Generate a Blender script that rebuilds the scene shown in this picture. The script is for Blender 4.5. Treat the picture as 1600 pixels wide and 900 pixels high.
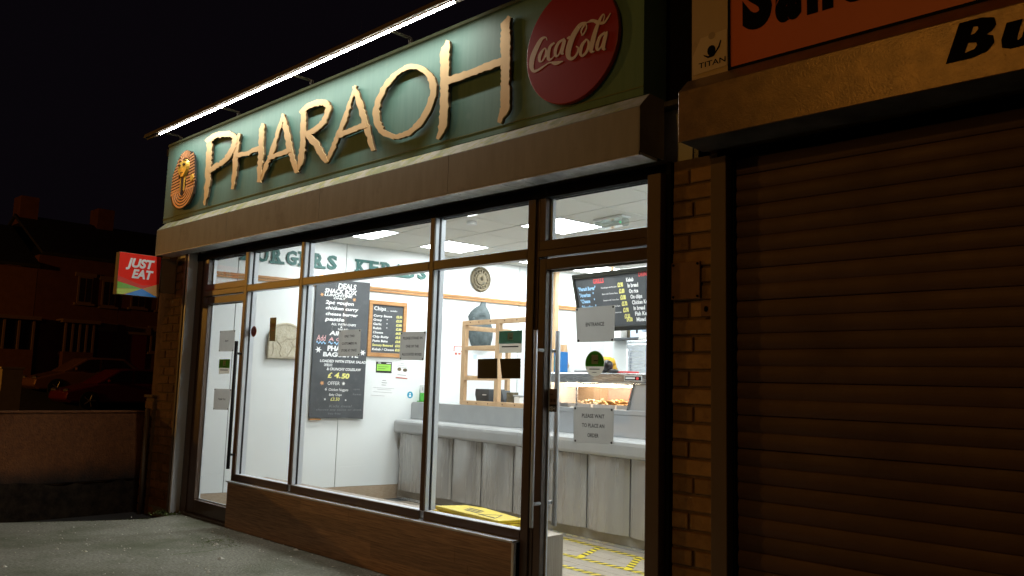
import bpy, math, random
from mathutils import Vector, Matrix
random.seed(11)
for o in list(bpy.data.objects):
    bpy.data.objects.remove(o)
SC = bpy.context.scene
COL = SC.collection

# ------------------------------------------------------------------ camera
cam = bpy.data.cameras.new('camera')
camo = bpy.data.objects.new('camera', cam)
COL.objects.link(camo)
cam.sensor_width = 36.0
cam.lens = 1262.6 / 1600 * 36.0
cam.clip_start = 0.05
cam.clip_end = 600
YAW, PITCH, ROLL = 0.761145, 0.119257, 0.028488
Fw = Vector((-math.sin(YAW)*math.cos(PITCH), math.cos(YAW)*math.cos(PITCH), math.sin(PITCH)))
R0 = Vector((math.cos(YAW), math.sin(YAW), 0))
U0 = R0.cross(Fw)
Rt = R0*math.cos(ROLL) + U0*math.sin(ROLL)
Up = U0*math.cos(ROLL) - R0*math.sin(ROLL)
m = Matrix.Identity(4)
for i in range(3):
    m[i][0], m[i][1], m[i][2] = Rt[i], Up[i], -Fw[i]
m[0][3], m[1][3], m[2][3] = 0, -3.46, 1.25
camo.matrix_world = m
SC.camera = camo

# ------------------------------------------------------------------ night sky, exposure
world = bpy.data.worlds.new('World')
SC.world = world
world.use_nodes = True
bg = world.node_tree.nodes['Background']
bg.inputs[0].default_value = (0.85, 0.58, 0.95, 1)
bg.inputs[1].default_value = 0.0027
SC.view_settings.view_transform = 'Standard'
SC.view_settings.look = 'None'
SC.view_settings.exposure = 0.0
SC.view_settings.gamma = 1.0
SC.render.engine = 'CYCLES'
SC.cycles.use_denoising = True
SC.cycles.max_bounces = 10
SC.cycles.diffuse_bounces = 6
SC.cycles.transparent_max_bounces = 16
SC.cycles.sample_clamp_indirect = 4.0
SC.cycles.caustics_reflective = False
SC.cycles.caustics_refractive = False

# ------------------------------------------------------------------ materials
def M(name, c1, c2=None, scale=6.0, rough=0.6, metal=0.0, bump=0.0, bscale=60.0, stretch=(1, 1, 1),
      rnd=0.0, emis=None, estr=0.0, lo=0.35, hi=0.65, transl=0.0, spec=0.5, c3=None, scale3=2.0, lo3=0.5, hi3=0.7, rrough=0.0):
    mt = bpy.data.materials.new(name)
    mt.use_nodes = True
    nt = mt.node_tree
    N, L = nt.nodes, nt.links
    bs = N['Principled BSDF']
    geo = N.new('ShaderNodeNewGeometry')
    mp = N.new('ShaderNodeMapping')
    mp.inputs['Scale'].default_value = stretch
    L.new(geo.outputs['Position'], mp.inputs['Vector'])
    col = None
    if c2 is None:
        bs.inputs['Base Color'].default_value = (*c1, 1)
        c2 = c1
    nz = N.new('ShaderNodeTexNoise')
    nz.inputs['Scale'].default_value = scale
    nz.inputs['Detail'].default_value = 7
    nz.inputs['Roughness'].default_value = 0.6
    L.new(mp.outputs[0], nz.inputs['Vector'])
    rp = N.new('ShaderNodeValToRGB')
    rp.color_ramp.elements[0].position = lo
    rp.color_ramp.elements[1].position = hi
    rp.color_ramp.elements[0].color = (*c1, 1)
    rp.color_ramp.elements[1].color = (*c2, 1)
    L.new(nz.outputs['Fac'], rp.inputs[0])
    col = rp.outputs[0]
    if c3 is not None:
        n3 = N.new('ShaderNodeTexNoise')
        n3.inputs['Scale'].default_value = scale3
        n3.inputs['Detail'].default_value = 8
        n3.inputs['Roughness'].default_value = 0.7
        L.new(geo.outputs['Position'], n3.inputs['Vector'])
        mr = N.new('ShaderNodeMapRange')
        mr.inputs['From Min'].default_value = lo3
        mr.inputs['From Max'].default_value = hi3
        L.new(n3.outputs['Fac'], mr.inputs['Value'])
        mx = N.new('ShaderNodeMixRGB')
        L.new(mr.outputs[0], mx.inputs[0])
        L.new(col, mx.inputs[1])
        mx.inputs[2].default_value = (*c3, 1)
        col = mx.outputs[0]
    if rnd > 0:
        oi = N.new('ShaderNodeObjectInfo')
        ma = N.new('ShaderNodeMath')
        ma.operation = 'MULTIPLY_ADD'
        ma.inputs[1].default_value = rnd
        ma.inputs[2].default_value = 1 - rnd/2
        L.new(oi.outputs['Random'], ma.inputs[0])
        hs = N.new('ShaderNodeHueSaturation')
        L.new(ma.outputs[0], hs.inputs['Value'])
        L.new(col, hs.inputs['Color'])
        col = hs.outputs[0]
    L.new(col, bs.inputs['Base Color'])
    bs.inputs['Roughness'].default_value = rough
    if rrough > 0:
        mr2 = N.new('ShaderNodeMapRange')
        mr2.inputs['To Min'].default_value = max(0.03, rough - rrough)
        mr2.inputs['To Max'].default_value = min(1, rough + rrough)
        mr2.inputs['From Min'].default_value = 0.3
        mr2.inputs['From Max'].default_value = 0.7
        L.new(nz.outputs['Fac'], mr2.inputs['Value'])
        L.new(mr2.outputs[0], bs.inputs['Roughness'])
    bs.inputs['Metallic'].default_value = metal
    bs.inputs['Specular IOR Level'].default_value = spec
    if emis:
        bs.inputs['Emission Color'].default_value = (*emis, 1)
        bs.inputs['Emission Strength'].default_value = estr
    if bump > 0:
        nb = N.new('ShaderNodeTexNoise')
        nb.inputs['Scale'].default_value = bscale
        nb.inputs['Detail'].default_value = 6
        L.new(mp.outputs[0], nb.inputs['Vector'])
        bp = N.new('ShaderNodeBump')
        bp.inputs['Strength'].default_value = 1.0
        bp.inputs['Distance'].default_value = bump
        L.new(nb.outputs['Fac'], bp.inputs['Height'])
        L.new(bp.outputs[0], bs.inputs['Normal'])
    if transl > 0:
        tr = N.new('ShaderNodeBsdfTranslucent')
        L.new(col, tr.inputs['Color'])
        ms = N.new('ShaderNodeMixShader')
        ms.inputs[0].default_value = transl
        L.new(bs.outputs[0], ms.inputs[1])
        L.new(tr.outputs[0], ms.inputs[2])
        L.new(ms.outputs[0], N['Material Output'].inputs['Surface'])
    return mt

def glass(name, tint=(1, 1, 1), gl=1.0, rough=0.0):
    mt = bpy.data.materials.new(name)
    mt.use_nodes = True
    nt = mt.node_tree
    N, L = nt.nodes, nt.links
    N.remove(N['Principled BSDF'])
    t = N.new('ShaderNodeBsdfTransparent')
    t.inputs[0].default_value = (*tint, 1)
    g = N.new('ShaderNodeBsdfGlossy')
    g.inputs['Roughness'].default_value = rough
    fr = N.new('ShaderNodeFresnel')
    ge = N.new('ShaderNodeNewGeometry')
    io = N.new('ShaderNodeMapRange')
    io.inputs['To Min'].default_value = 1.45
    io.inputs['To Max'].default_value = 1/1.45
    L.new(ge.outputs['Backfacing'], io.inputs['Value'])
    L.new(io.outputs[0], fr.inputs[0])
    ma = N.new('ShaderNodeMath')
    ma.operation = 'MULTIPLY'
    ma.inputs[1].default_value = gl
    L.new(fr.outputs[0], ma.inputs[0])
    mx = N.new('ShaderNodeMixShader')
    L.new(ma.outputs[0], mx.inputs[0])
    L.new(t.outputs[0], mx.inputs[1])
    L.new(g.outputs[0], mx.inputs[2])
    L.new(mx.outputs[0], N['Material Output'].inputs['Surface'])
    return mt

def emit(name, col, s):
    mt = bpy.data.materials.new(name)
    mt.use_nodes = True
    nt = mt.node_tree
    nt.nodes.remove(nt.nodes['Principled BSDF'])
    e = nt.nodes.new('ShaderNodeEmission')
    e.inputs[0].default_value = (*col, 1)
    e.inputs[1].default_value = s
    nt.links.new(e.outputs[0], nt.nodes['Material Output'].inputs['Surface'])
    return mt

LED_STR, CEIL_STR, SODIUM = 155.0, 28.0, (1.0, 0.46, 0.075)
m_frame = M('brown_aluminium', (.075, .045, .030), (.09, .055, .036), 3, .34, 0, .0003, 300, spec=.5)
m_silver = M('silver_aluminium', (.62, .65, .69), (.68, .71, .75), 4, .38, .12)
m_gasket = M('black_gasket', (.008, .008, .008), rough=.6)
m_glass = glass('window_glass', (.965, .985, .98), .6)
m_riser = M('riser_laminate', (.20, .112, .06), (.42, .25, .14), 5, .5, 0, .0006, 60, stretch=(1.2, 1, 26), rnd=.45)
m_hood = M('hood_coated_steel', (.26, .24, .185), (.31, .285, .225), 5, .55, 0, .0002, 500, stretch=(3, 1, .6), c3=(.14, .12, .10), scale3=3, lo3=.55, hi3=.8)
m_hoodedge = M('hood_edge_dirt', (.38, .36, .29), (.20, .22, .09), 7, .75, 0, .0008, 150, lo=.42, hi=.62, c3=(.30, .28, .05), scale3=16, lo3=.52, hi3=.62)
m_hoodunder = M('hood_galvanised', (.86, .87, .88), (.52, .52, .52), 5, .36, .1, stretch=(2.2, 1, 1), rrough=.15)
m_black = M('black_void', (.008, .008, .009), rough=.9, spec=.1)
m_panel = M('sign_green', (.115, .255, .215), (.14, .285, .24), 5, .55, 0, stretch=(9, 1, .5), c3=(.22, .33, .28), scale3=7, lo3=.62, hi3=.85)
m_paneltrim = M('sign_green_edge', (.15, .20, .11), (.20, .25, .13), 9, .6)
m_gold = M('brushed_gold', (.78, .55, .27), (.82, .60, .31), 3, .48, .35, rrough=.08, stretch=(1, 1, .3))
m_letteredge = M('letter_side', (.16, .10, .05), rough=.6, metal=.3)
m_disc = M('disc_red', (.34, .018, .018), (.36, .022, .020), 2, .38)
m_discwhite = M('disc_script', (.78, .66, .56), rough=.5)
m_copper = M('emblem_copper', (.82, .46, .24), (.72, .36, .17), 9, .42, .5)
m_emdark = M('emblem_dark', (.03, .016, .012), rough=.5)
m_emgold = M('emblem_gold', (.88, .58, .10), (.78, .46, .06), 25, .40, .35)
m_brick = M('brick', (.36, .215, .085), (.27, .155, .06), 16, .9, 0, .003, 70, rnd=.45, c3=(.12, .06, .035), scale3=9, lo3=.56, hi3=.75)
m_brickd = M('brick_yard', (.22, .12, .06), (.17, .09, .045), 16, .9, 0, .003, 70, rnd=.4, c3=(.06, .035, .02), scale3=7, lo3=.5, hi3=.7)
m_mortar = M('mortar', (.21, .14, .075), (.14, .095, .05), 20, .95, 0, .003, 90)
m_shut = M('shutter_brown', (.105, .056, .036), (.080, .042, .027), 3, .6, .1, .0005, 25, rnd=.3, rrough=.10, c3=(.13, .080, .056), scale3=2.5, lo3=.52, hi3=.8)
m_rail = M('guide_rail', (.11, .075, .050), (.13, .09, .06), 3, .5, .2)
m_nhood = M('neighbour_hood_coat', (.23, .14, .055), (.15, .09, .036), 14, .30, .40, .0013, 150, spec=.9)
m_norange = M('sign_orange', (.66, .125, .035), (.62, .115, .032), 3, .45)
m_ncream = M('sign_cream', (.60, .45, .26), (.52, .38, .22), 3, .6, c3=(.28, .19, .1), scale3=5, lo3=.6, hi3=.8)
m_print = M('black_print', (.004, .004, .004), rough=.9, spec=.08)
m_footshade = M('foot_shade', (.010, .007, .005), (.030, .020, .012), 14, .95, 0, .006, 50, spec=.1)  # near-black colour standing in for shade at the boundary wall foot
m_tarmac = M('forecourt_asphalt', (.285, .275, .215), (.080, .079, .061), 48, .88, 0, .005, 60, lo=.26, hi=.74, c3=(.090, .094, .055), scale3=1.4, lo3=.44, hi3=.66)
m_ground = M('road_tarmac', (.022, .021, .020), (.015, .015, .014), 30, .9, 0, .004, 80)
m_fleck = M('pale_fleck', (.55, .53, .48), (.40, .36, .25), 30, .8)
m_moss = M('moss', (.08, .11, .02), (.05, .065, .015), 30, .95, 0, .006, 90)
m_wallr = M('rough_render', (.150, .050, .010), (.095, .031, .006), 22, .95, 0, .010, 70, c3=(.19, .068, .016), scale3=2.2, lo3=.5, hi3=.7)
m_white = M('white_cladding', (.76, .79, .79), (.79, .815, .81), 2, .35)
m_skirt = M('skirting_wood', (.47, .37, .27), (.38, .28, .19), 9, .5, stretch=(3, 3, 14))
m_joint = M('joint_grey', (.16, .165, .16), rough=.7)
m_ceil = M('ceiling_tile', (.76, .755, .71), (.79, .785, .74), 60, .85, 0, .0006, 200, rnd=.06)
m_tbar = M('ceiling_bar', (.06, .06, .055), rough=.6)
m_diff = emit('lit_diffuser', (.95, .985, 1), CEIL_STR)
m_oak = M('oak_trim', (.48, .25, .095), (.36, .17, .06), 8, .45, 0, stretch=(1, 1, 6))
m_pine = M('pine_batten', (.66, .45, .26), (.55, .35, .19), 6, .6, 0, stretch=(2, 2, 1), rnd=.2)
m_teal = M('teal_lettering', (.035, .125, .11), rough=.5)
m_slate = M('chalkboard', (.055, .060, .066), (.075, .080, .086), 5, .6, 0, c3=(.11, .115, .12), scale3=9, lo3=.55, hi3=.9)
m_chalk = M('chalk_white', (.85, .86, .86), rough=.8)
m_chalkf = M('chalk_faded', (.20, .21, .22), rough=.8)
m_chalky = M('chalk_yellow', (.85, .80, .25), rough=.8)
m_chalkp = M('chalk_pink', (.75, .42, .42), rough=.8)
m_chalkb = M('chalk_blue', (.35, .62, .90), rough=.8)
m_chalko = M('chalk_orange', (.70, .36, .16), rough=.8)
m_chalkr = M('chalk_red', (.78, .10, .10), rough=.8)
m_plaque = M('carved_plaster', (.56, .51, .40), (.46, .41, .30), 14, .85, 0, .004, 45)
m_bronze = M('bronze', (.19, .15, .085), (.10, .085, .06), 30, .55, .4, .003, 60)
m_stone = M('grey_green_stone', (.045, .062, .065), (.10, .125, .13), 18, .7, 0, .004, 60)
m_paper = M('paper_sheet', (.72, .715, .70), (.68, .675, .66), 12, .75, transl=.55)
m_wpaper = M('white_paper', (.80, .81, .81), rough=.7)
m_ink = M('ink', (.02, .02, .02), rough=.7)
m_green = M('leaflet_green', (.30, .62, .08), rough=.6)
m_greend = M('sticker_green', (.14, .46, .08), (.12, .42, .07), 10, .5, transl=.6)
m_tealst = M('sticker_teal', (.26, .55, .50), (.30, .58, .53), 6, .5, transl=.6)
m_greyst = M('sticker_grey', (.76, .73, .67), rough=.6, transl=.6)
m_dark = M('dark_sticker', (.012, .012, .009), (.018, .018, .012), 20, .35)
m_redst = M('sticker_red', (.45, .09, .06), rough=.5)
m_bluest = M('sticker_blue', (.03, .30, .48), rough=.5)
m_lam = M('counter_laminate', (.42, .41, .395), (.375, .362, .342), 2, .27, .4, stretch=(5, 5, .25), rnd=.08, rrough=.08)
m_lip = M('counter_top_grey', (.36, .365, .365), (.40, .405, .405), 5, .35, 0)
m_upst = M('counter_upstand_grey', (.36, .37, .375), (.40, .41, .41), 6, .36, .1)
m_plinth = M('plinth_grey', (.33, .31, .27), (.26, .24, .20), 9, .7)
m_steel = M('stainless_steel', (.55, .58, .62), (.62, .65, .68), 3, .26, .9, stretch=(1, 1, 12), rrough=.06)
m_steelp = M('steel_panel', (.50, .53, .56), (.55, .57, .60), 3, .38, .5)
m_cabglass = glass('cabinet_glass', (.97, .95, .94), 1.0)
m_heat = emit('heat_lamp_tube', (1, .80, .60), 90)
m_food = M('fried_food', (.58, .30, .08), (.72, .46, .16), 30, .6, 0, .006, 60)
m_foodw = M('pale_food', (.80, .66, .46), (.72, .5, .28), 30, .6, 0, .004, 60)
m_tray = M('white_tray', (.80, .78, .74), rough=.5)
m_pink = M('cabinet_back_pink', (.62, .28, .22), (.50, .20, .16), 6, .6)
m_floor = M('floor_plank', (.45, .39, .315), (.32, .27, .215), 5, .45, 0, stretch=(1.5, 26, 1), rnd=.14)
m_ledge = M('sill_board', (.35, .28, .23), (.30, .24, .19), 6, .5)
m_tape_y = M('tape_yellow', (.80, .62, .03), rough=.5)
m_tape_k = M('tape_black', (.05, .045, .03), rough=.5)
m_yel = M('plastic_yellow', (.82, .62, .02), (.76, .55, .015), 8, .4)
m_blue = M('blue_box_card', (.02, .20, .62), (.03, .26, .70), 5, .5)
m_yelcloth = M('yellow_cloth', (.80, .50, .06), (.70, .40, .04), 18, .8, 0, .01, 40)
m_bluefoil = M('faint_blue', (.55, .66, .80), rough=.4)
m_clear = glass('clear_acrylic', (.80, .84, .82), 1.6)
m_grn_em = emit('exit_green_lamp', (.25, .9, .5), .8)
m_led = emit('led_tube', (1, .96, .88), LED_STR)
m_lens = emit('sodium_lens', SODIUM, 26)
m_pole = M('galvanised_pole', (.22, .22, .22), rough=.5, metal=.6)
m_trough = M('trough_housing', (.11, .085, .06), (.15, .12, .085), 8, .6)
m_jred = M('projecting_red', (.85, .022, .008), (.88, .026, .009), 3, .55, spec=.25)
m_jpink = M('projecting_pink', (.70, .075, .055), rough=.5, spec=.25)
m_jgreen = M('projecting_green', (.16, .42, .03), rough=.3)
m_jlime = M('projecting_lime', (.42, .55, .05), rough=.3)
m_jblue = M('projecting_blue', (.03, .22, .62), rough=.3)
m_jorange = M('projecting_orange', (.52, .27, .09), rough=.3)
m_jbox = M('box_beige', (.30, .21, .13), (.26, .18, .11), 5, .6)
m_housebrick = M('terrace_brick', (.17, .055, .030), (.13, .040, .022), 3, .9, rnd=.1)
m_housepale = M('gable_brick', (.22, .085, .04), (.18, .065, .03), 5, .9)  # paler brick of the end house
m_housetrim = M('pale_trim', (.22, .12, .08), rough=.8)
m_housepane = M('dark_pane', (.03, .02, .025), rough=.12)
m_roof = M('dark_slate', (.03, .022, .022), (.02, .016, .016), 5, .8)
m_bank = M('verge_ground', (.02, .016, .012), (.03, .022, .016), 6, .95)
m_carred = M('car_paint_red', (.20, .018, .014), rough=.25, metal=.3)
m_cargrey = M('car_paint_orange_grey', (.30, .13, .08), rough=.25, metal=.3)
m_cardark = M('car_paint_dark', (.02, .016, .016), rough=.3)
m_tyre = M('tyre', (.012, .012, .012), rough=.8)
m_rim = M('wheel_rim', (.35, .28, .25), rough=.35, metal=.7)
m_pier = M('painted_pier', (.55, .40, .24), (.48, .34, .2), 5, .8)
m_amber = emit('amber_glow', (1, .55, .02), 1.3)

def shade_foot(mt, z0, z1, dark):  # darkens the base colour below a noisy height, as painted shade
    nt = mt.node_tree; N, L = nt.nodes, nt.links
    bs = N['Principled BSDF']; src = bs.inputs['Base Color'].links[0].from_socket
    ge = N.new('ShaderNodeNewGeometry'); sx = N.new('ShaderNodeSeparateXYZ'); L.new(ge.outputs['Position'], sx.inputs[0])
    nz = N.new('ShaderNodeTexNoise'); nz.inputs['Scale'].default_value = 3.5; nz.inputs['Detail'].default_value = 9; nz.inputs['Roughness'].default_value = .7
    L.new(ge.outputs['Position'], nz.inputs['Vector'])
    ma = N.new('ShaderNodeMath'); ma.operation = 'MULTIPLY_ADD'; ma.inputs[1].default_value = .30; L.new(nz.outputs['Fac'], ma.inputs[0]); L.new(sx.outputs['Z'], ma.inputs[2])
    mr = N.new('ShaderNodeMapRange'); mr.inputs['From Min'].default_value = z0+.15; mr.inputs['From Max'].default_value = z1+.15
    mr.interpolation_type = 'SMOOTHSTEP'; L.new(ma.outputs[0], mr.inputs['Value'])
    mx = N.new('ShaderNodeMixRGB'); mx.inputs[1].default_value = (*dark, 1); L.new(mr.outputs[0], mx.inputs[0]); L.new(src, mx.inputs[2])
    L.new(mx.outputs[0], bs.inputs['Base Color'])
shade_foot(m_wallr, .20, .46, (.012, .007, .004))  # shade low on the boundary wall, put into the render colour

# ------------------------------------------------------------------ geometry helpers
WL = {}
def empty(name, loc, label=None, cat=None, group=None, kind=None, parent=None):
    o = bpy.data.objects.new(name, None)
    COL.objects.link(o)
    loc = Vector(loc)
    o.empty_display_size = .1
    WL[o] = loc
    if parent is not None:
        o.parent = parent
        o.location = loc - WL[parent]
    else:
        o.location = loc
    tag(o, label, cat, group, kind)
    return o

def tag(o, label=None, cat=None, group=None, kind=None):
    if label: o['label'] = label
    if cat: o['category'] = cat
    if group: o['group'] = group
    if kind: o['kind'] = kind
    return o

class Pl:
    """a plane in the place: origin, right, outward normal, up"""
    def __init__(s, o, ex, n, ez=(0, 0, 1)):
        s.o, s.ex, s.n, s.ez = Vector(o), Vector(ex).normalized(), Vector(n).normalized(), Vector(ez).normalized()
    def p(s, u, z, d=0.0):
        return s.o + s.ex*u + s.ez*z + s.n*d

FA = Pl((0, 0, 0), (1, 0, 0), (0, -1, 0))

class MB:
    def __init__(s):
        s.v, s.f = [], []
    def add(s, vs, fs):
        b = len(s.v)
        s.v += [Vector(q) for q in vs]
        s.f += [tuple(b+i for i in f) for f in fs]
        return s
    def box(s, x0, x1, y0, y1, z0, z1):
        vs = [(x0, y0, z0), (x1, y0, z0), (x1, y1, z0), (x0, y1, z0), (x0, y0, z1), (x1, y0, z1), (x1, y1, z1), (x0, y1, z1)]
        return s.add(vs, [(3, 2, 1, 0), (4, 5, 6, 7), (0, 1, 5, 4), (1, 2, 6, 5), (2, 3, 7, 6), (3, 0, 4, 7)])
    def pbox(s, pl, u0, u1, z0, z1, d0, d1):
        vs = [pl.p(u, z, d) for d in (d0, d1) for (u, z) in ((u0, z0), (u1, z0), (u1, z1), (u0, z1))]
        return s.add(vs, [(3, 2, 1, 0), (4, 5, 6, 7), (0, 1, 5, 4), (1, 2, 6, 5), (2, 3, 7, 6), (3, 0, 4, 7)])
    def prism(s, pl, poly, d0, d1):
        n = len(poly)
        vs = [pl.p(u, z, d0) for u, z in poly] + [pl.p(u, z, d1) for u, z in poly]
        fs = [tuple(range(n))[::-1], tuple(range(n, 2*n))] + [(i, (i+1) % n, n+(i+1) % n, n+i) for i in range(n)]
        return s.add(vs, fs)
    def extr(s, prof, x0, x1):
        """profile in (y,z) extruded along x"""
        n = len(prof)
        vs = [(x0, y, z) for y, z in prof] + [(x1, y, z) for y, z in prof]
        fs = [tuple(range(n))[::-1], tuple(range(n, 2*n))] + [(i, (i+1) % n, n+(i+1) % n, n+i) for i in range(n)]
        return s.add(vs, fs)
    def strip(s, pl, rows, d0, d1):
        """rows: (ul,zl,ur,zr); a ribbon solid between d0 and d1"""
        n = len(rows)
        vs = []
        for i, (a, b, c, d) in enumerate(rows):
            e = d1+i*2.5e-5
            vs += [pl.p(a, b, e), pl.p(c, d, e), pl.p(a, b, d0), pl.p(c, d, d0)]
        fs = []
        for i in range(n-1):
            k = 4*i
            fs += [(k, k+1, k+5, k+4), (k+2, k+6, k+7, k+3), (k, k+4, k+6, k+2), (k+1, k+3, k+7, k+5)]
        fs += [(0, 2, 3, 1), (4*n-4, 4*n-3, 4*n-1, 4*n-2)]
        return s.add(vs, fs)
    def disc(s, pl, u, z, ru, rz, d0, d1, n=40):
        return s.prism(pl, [(u+ru*math.cos(2*math.pi*i/n), z+rz*math.sin(2*math.pi*i/n)) for i in range(n)], d0, d1)
    def tube(s, a, b, r, n=10, r2=None):
        a, b = Vector(a), Vector(b)
        r2 = r if r2 is None else r2
        t = (b-a).normalized()
        u = t.orthogonal().normalized()
        w = t.cross(u)
        vs = [a+(u*math.cos(2*math.pi*i/n)+w*math.sin(2*math.pi*i/n))*r for i in range(n)]
        vs += [b+(u*math.cos(2*math.pi*i/n)+w*math.sin(2*math.pi*i/n))*r2 for i in range(n)]
        fs = [tuple(range(n))[::-1], tuple(range(n, 2*n))] + [(i, (i+1) % n, n+(i+1) % n, n+i) for i in range(n)]
        return s.add(vs, fs)
    def blob(s, c, rx, ry, rz, jit=.15, n=7, k=5):
        c = Vector(c)
        vs = [c+Vector((0, 0, -rz))]
        for j in range(1, k):
            ph = -math.pi/2+math.pi*j/k
            for i in range(n):
                th = 2*math.pi*i/n
                q = 1+random.uniform(-jit, jit)
                vs.append(c+Vector((rx*math.cos(ph)*math.cos(th)*q, ry*math.cos(ph)*math.sin(th)*q, rz*math.sin(ph)*q)))
        vs.append(c+Vector((0, 0, rz)))
        fs = [(0, 1+(i+1) % n, 1+i) for i in range(n)]
        for j in range(k-2):
            for i in range(n):
                a, b = 1+j*n+i, 1+j*n+(i+1) % n
                fs.append((a, b, b+n, a+n))
        l = len(vs)-1
        fs += [(l, 1+(k-2)*n+i, 1+(k-2)*n+(i+1) % n) for i in range(n)]
        return s.add(vs, fs)

def obj(name, mb, mat, parent=None, bevel=0.0, smooth=False, label=None, cat=None, group=None, kind=None, seg=2):
    lo = Vector((min(v.x for v in mb.v), min(v.y for v in mb.v), min(v.z for v in mb.v)))
    hi = Vector((max(v.x for v in mb.v), max(v.y for v in mb.v), max(v.z for v in mb.v)))
    c = (lo+hi)/2
    c.z = lo.z
    me = bpy.data.meshes.new(name)
    me.from_pydata([tuple(v-c) for v in mb.v], [], mb.f)
    me.materials.append(mat)
    if smooth:
        for p in me.polygons: p.use_smooth = True
    o = bpy.data.objects.new(name, me)
    COL.objects.link(o)
    WL[o] = c
    if parent is not None:
        o.parent = parent
        o.location = c - WL[parent]
    else:
        o.location = c
    if bevel > 0:
        b = o.modifiers.new('bevel', 'BEVEL')
        b.width = bevel
        b.segments = seg
        b.limit_method = 'ANGLE'
    return tag(o, label, cat, group, kind)

def piece(name, me, loc, parent, rot=None, scl=None):
    o = bpy.data.objects.new(name, me)
    COL.objects.link(o)
    loc = Vector(loc)
    WL[o] = loc
    if parent is not None:
        o.parent = parent
        o.location = loc - WL[parent]
    else:
        o.location = loc
    if rot: o.rotation_euler = rot
    if scl: o.scale = scl
    return o

def mesh(name, mb, mat):
    me = bpy.data.meshes.new(name)
    me.from_pydata([tuple(v) for v in mb.v], [], mb.f)
    me.materials.append(mat)
    return me

_tc = {}
def text2d(s, bold=0.0, shear=0.0):
    k = (s, bold, shear)
    if k in _tc: return _tc[k]
    cu = bpy.data.curves.new('t', 'FONT')
    cu.body = s
    cu.size = 1
    cu.resolution_u = 6 if bold >= .04 else 2
    cu.offset = bold
    cu.shear = shear
    ob = bpy.data.objects.new('t', cu)
    me = bpy.data.meshes.new_from_object(ob)
    vs = [(v.co.x, v.co.y) for v in me.vertices]
    fs = [tuple(p.vertices) for p in me.polygons]
    bpy.data.objects.remove(ob)
    bpy.data.curves.remove(cu)
    bpy.data.meshes.remove(me)
    x0 = min(v[0] for v in vs)
    vs = [(x-x0, y) for x, y in vs]
    _tc[k] = (vs, fs, max(v[0] for v in vs))
    return _tc[k]

def put(mb, pl, s, u0, z, h, u1=None, d=0.0, bold=0.012, shear=0.0, rot=0.0, jit=0.0):
    """text on a plane: left u0, baseline z, capital height h; squeezed to end at u1"""
    vs, fs, w = text2d(s, bold, shear)
    k = h/0.70
    kx = k if u1 is None else (u1-u0)/w
    c, sn = math.cos(rot), math.sin(rot)
    out = []
    for x, y in vs:
        a, b = x*kx, y*k
        out.append(pl.p(u0+a*c-b*sn, z+a*sn+b*c, d))
    mb.add(out, fs)
    return mb

def putc(mb, pl, s, uc, z, h, wid=None, **kw):
    w = text2d(s, kw.get('bold', .012), kw.get('shear', 0.0))[2]*h/0.70
    if wid is not None: w = wid
    return put(mb, pl, s, uc-w/2, z, h, u1=uc+w/2, **kw)

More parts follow.
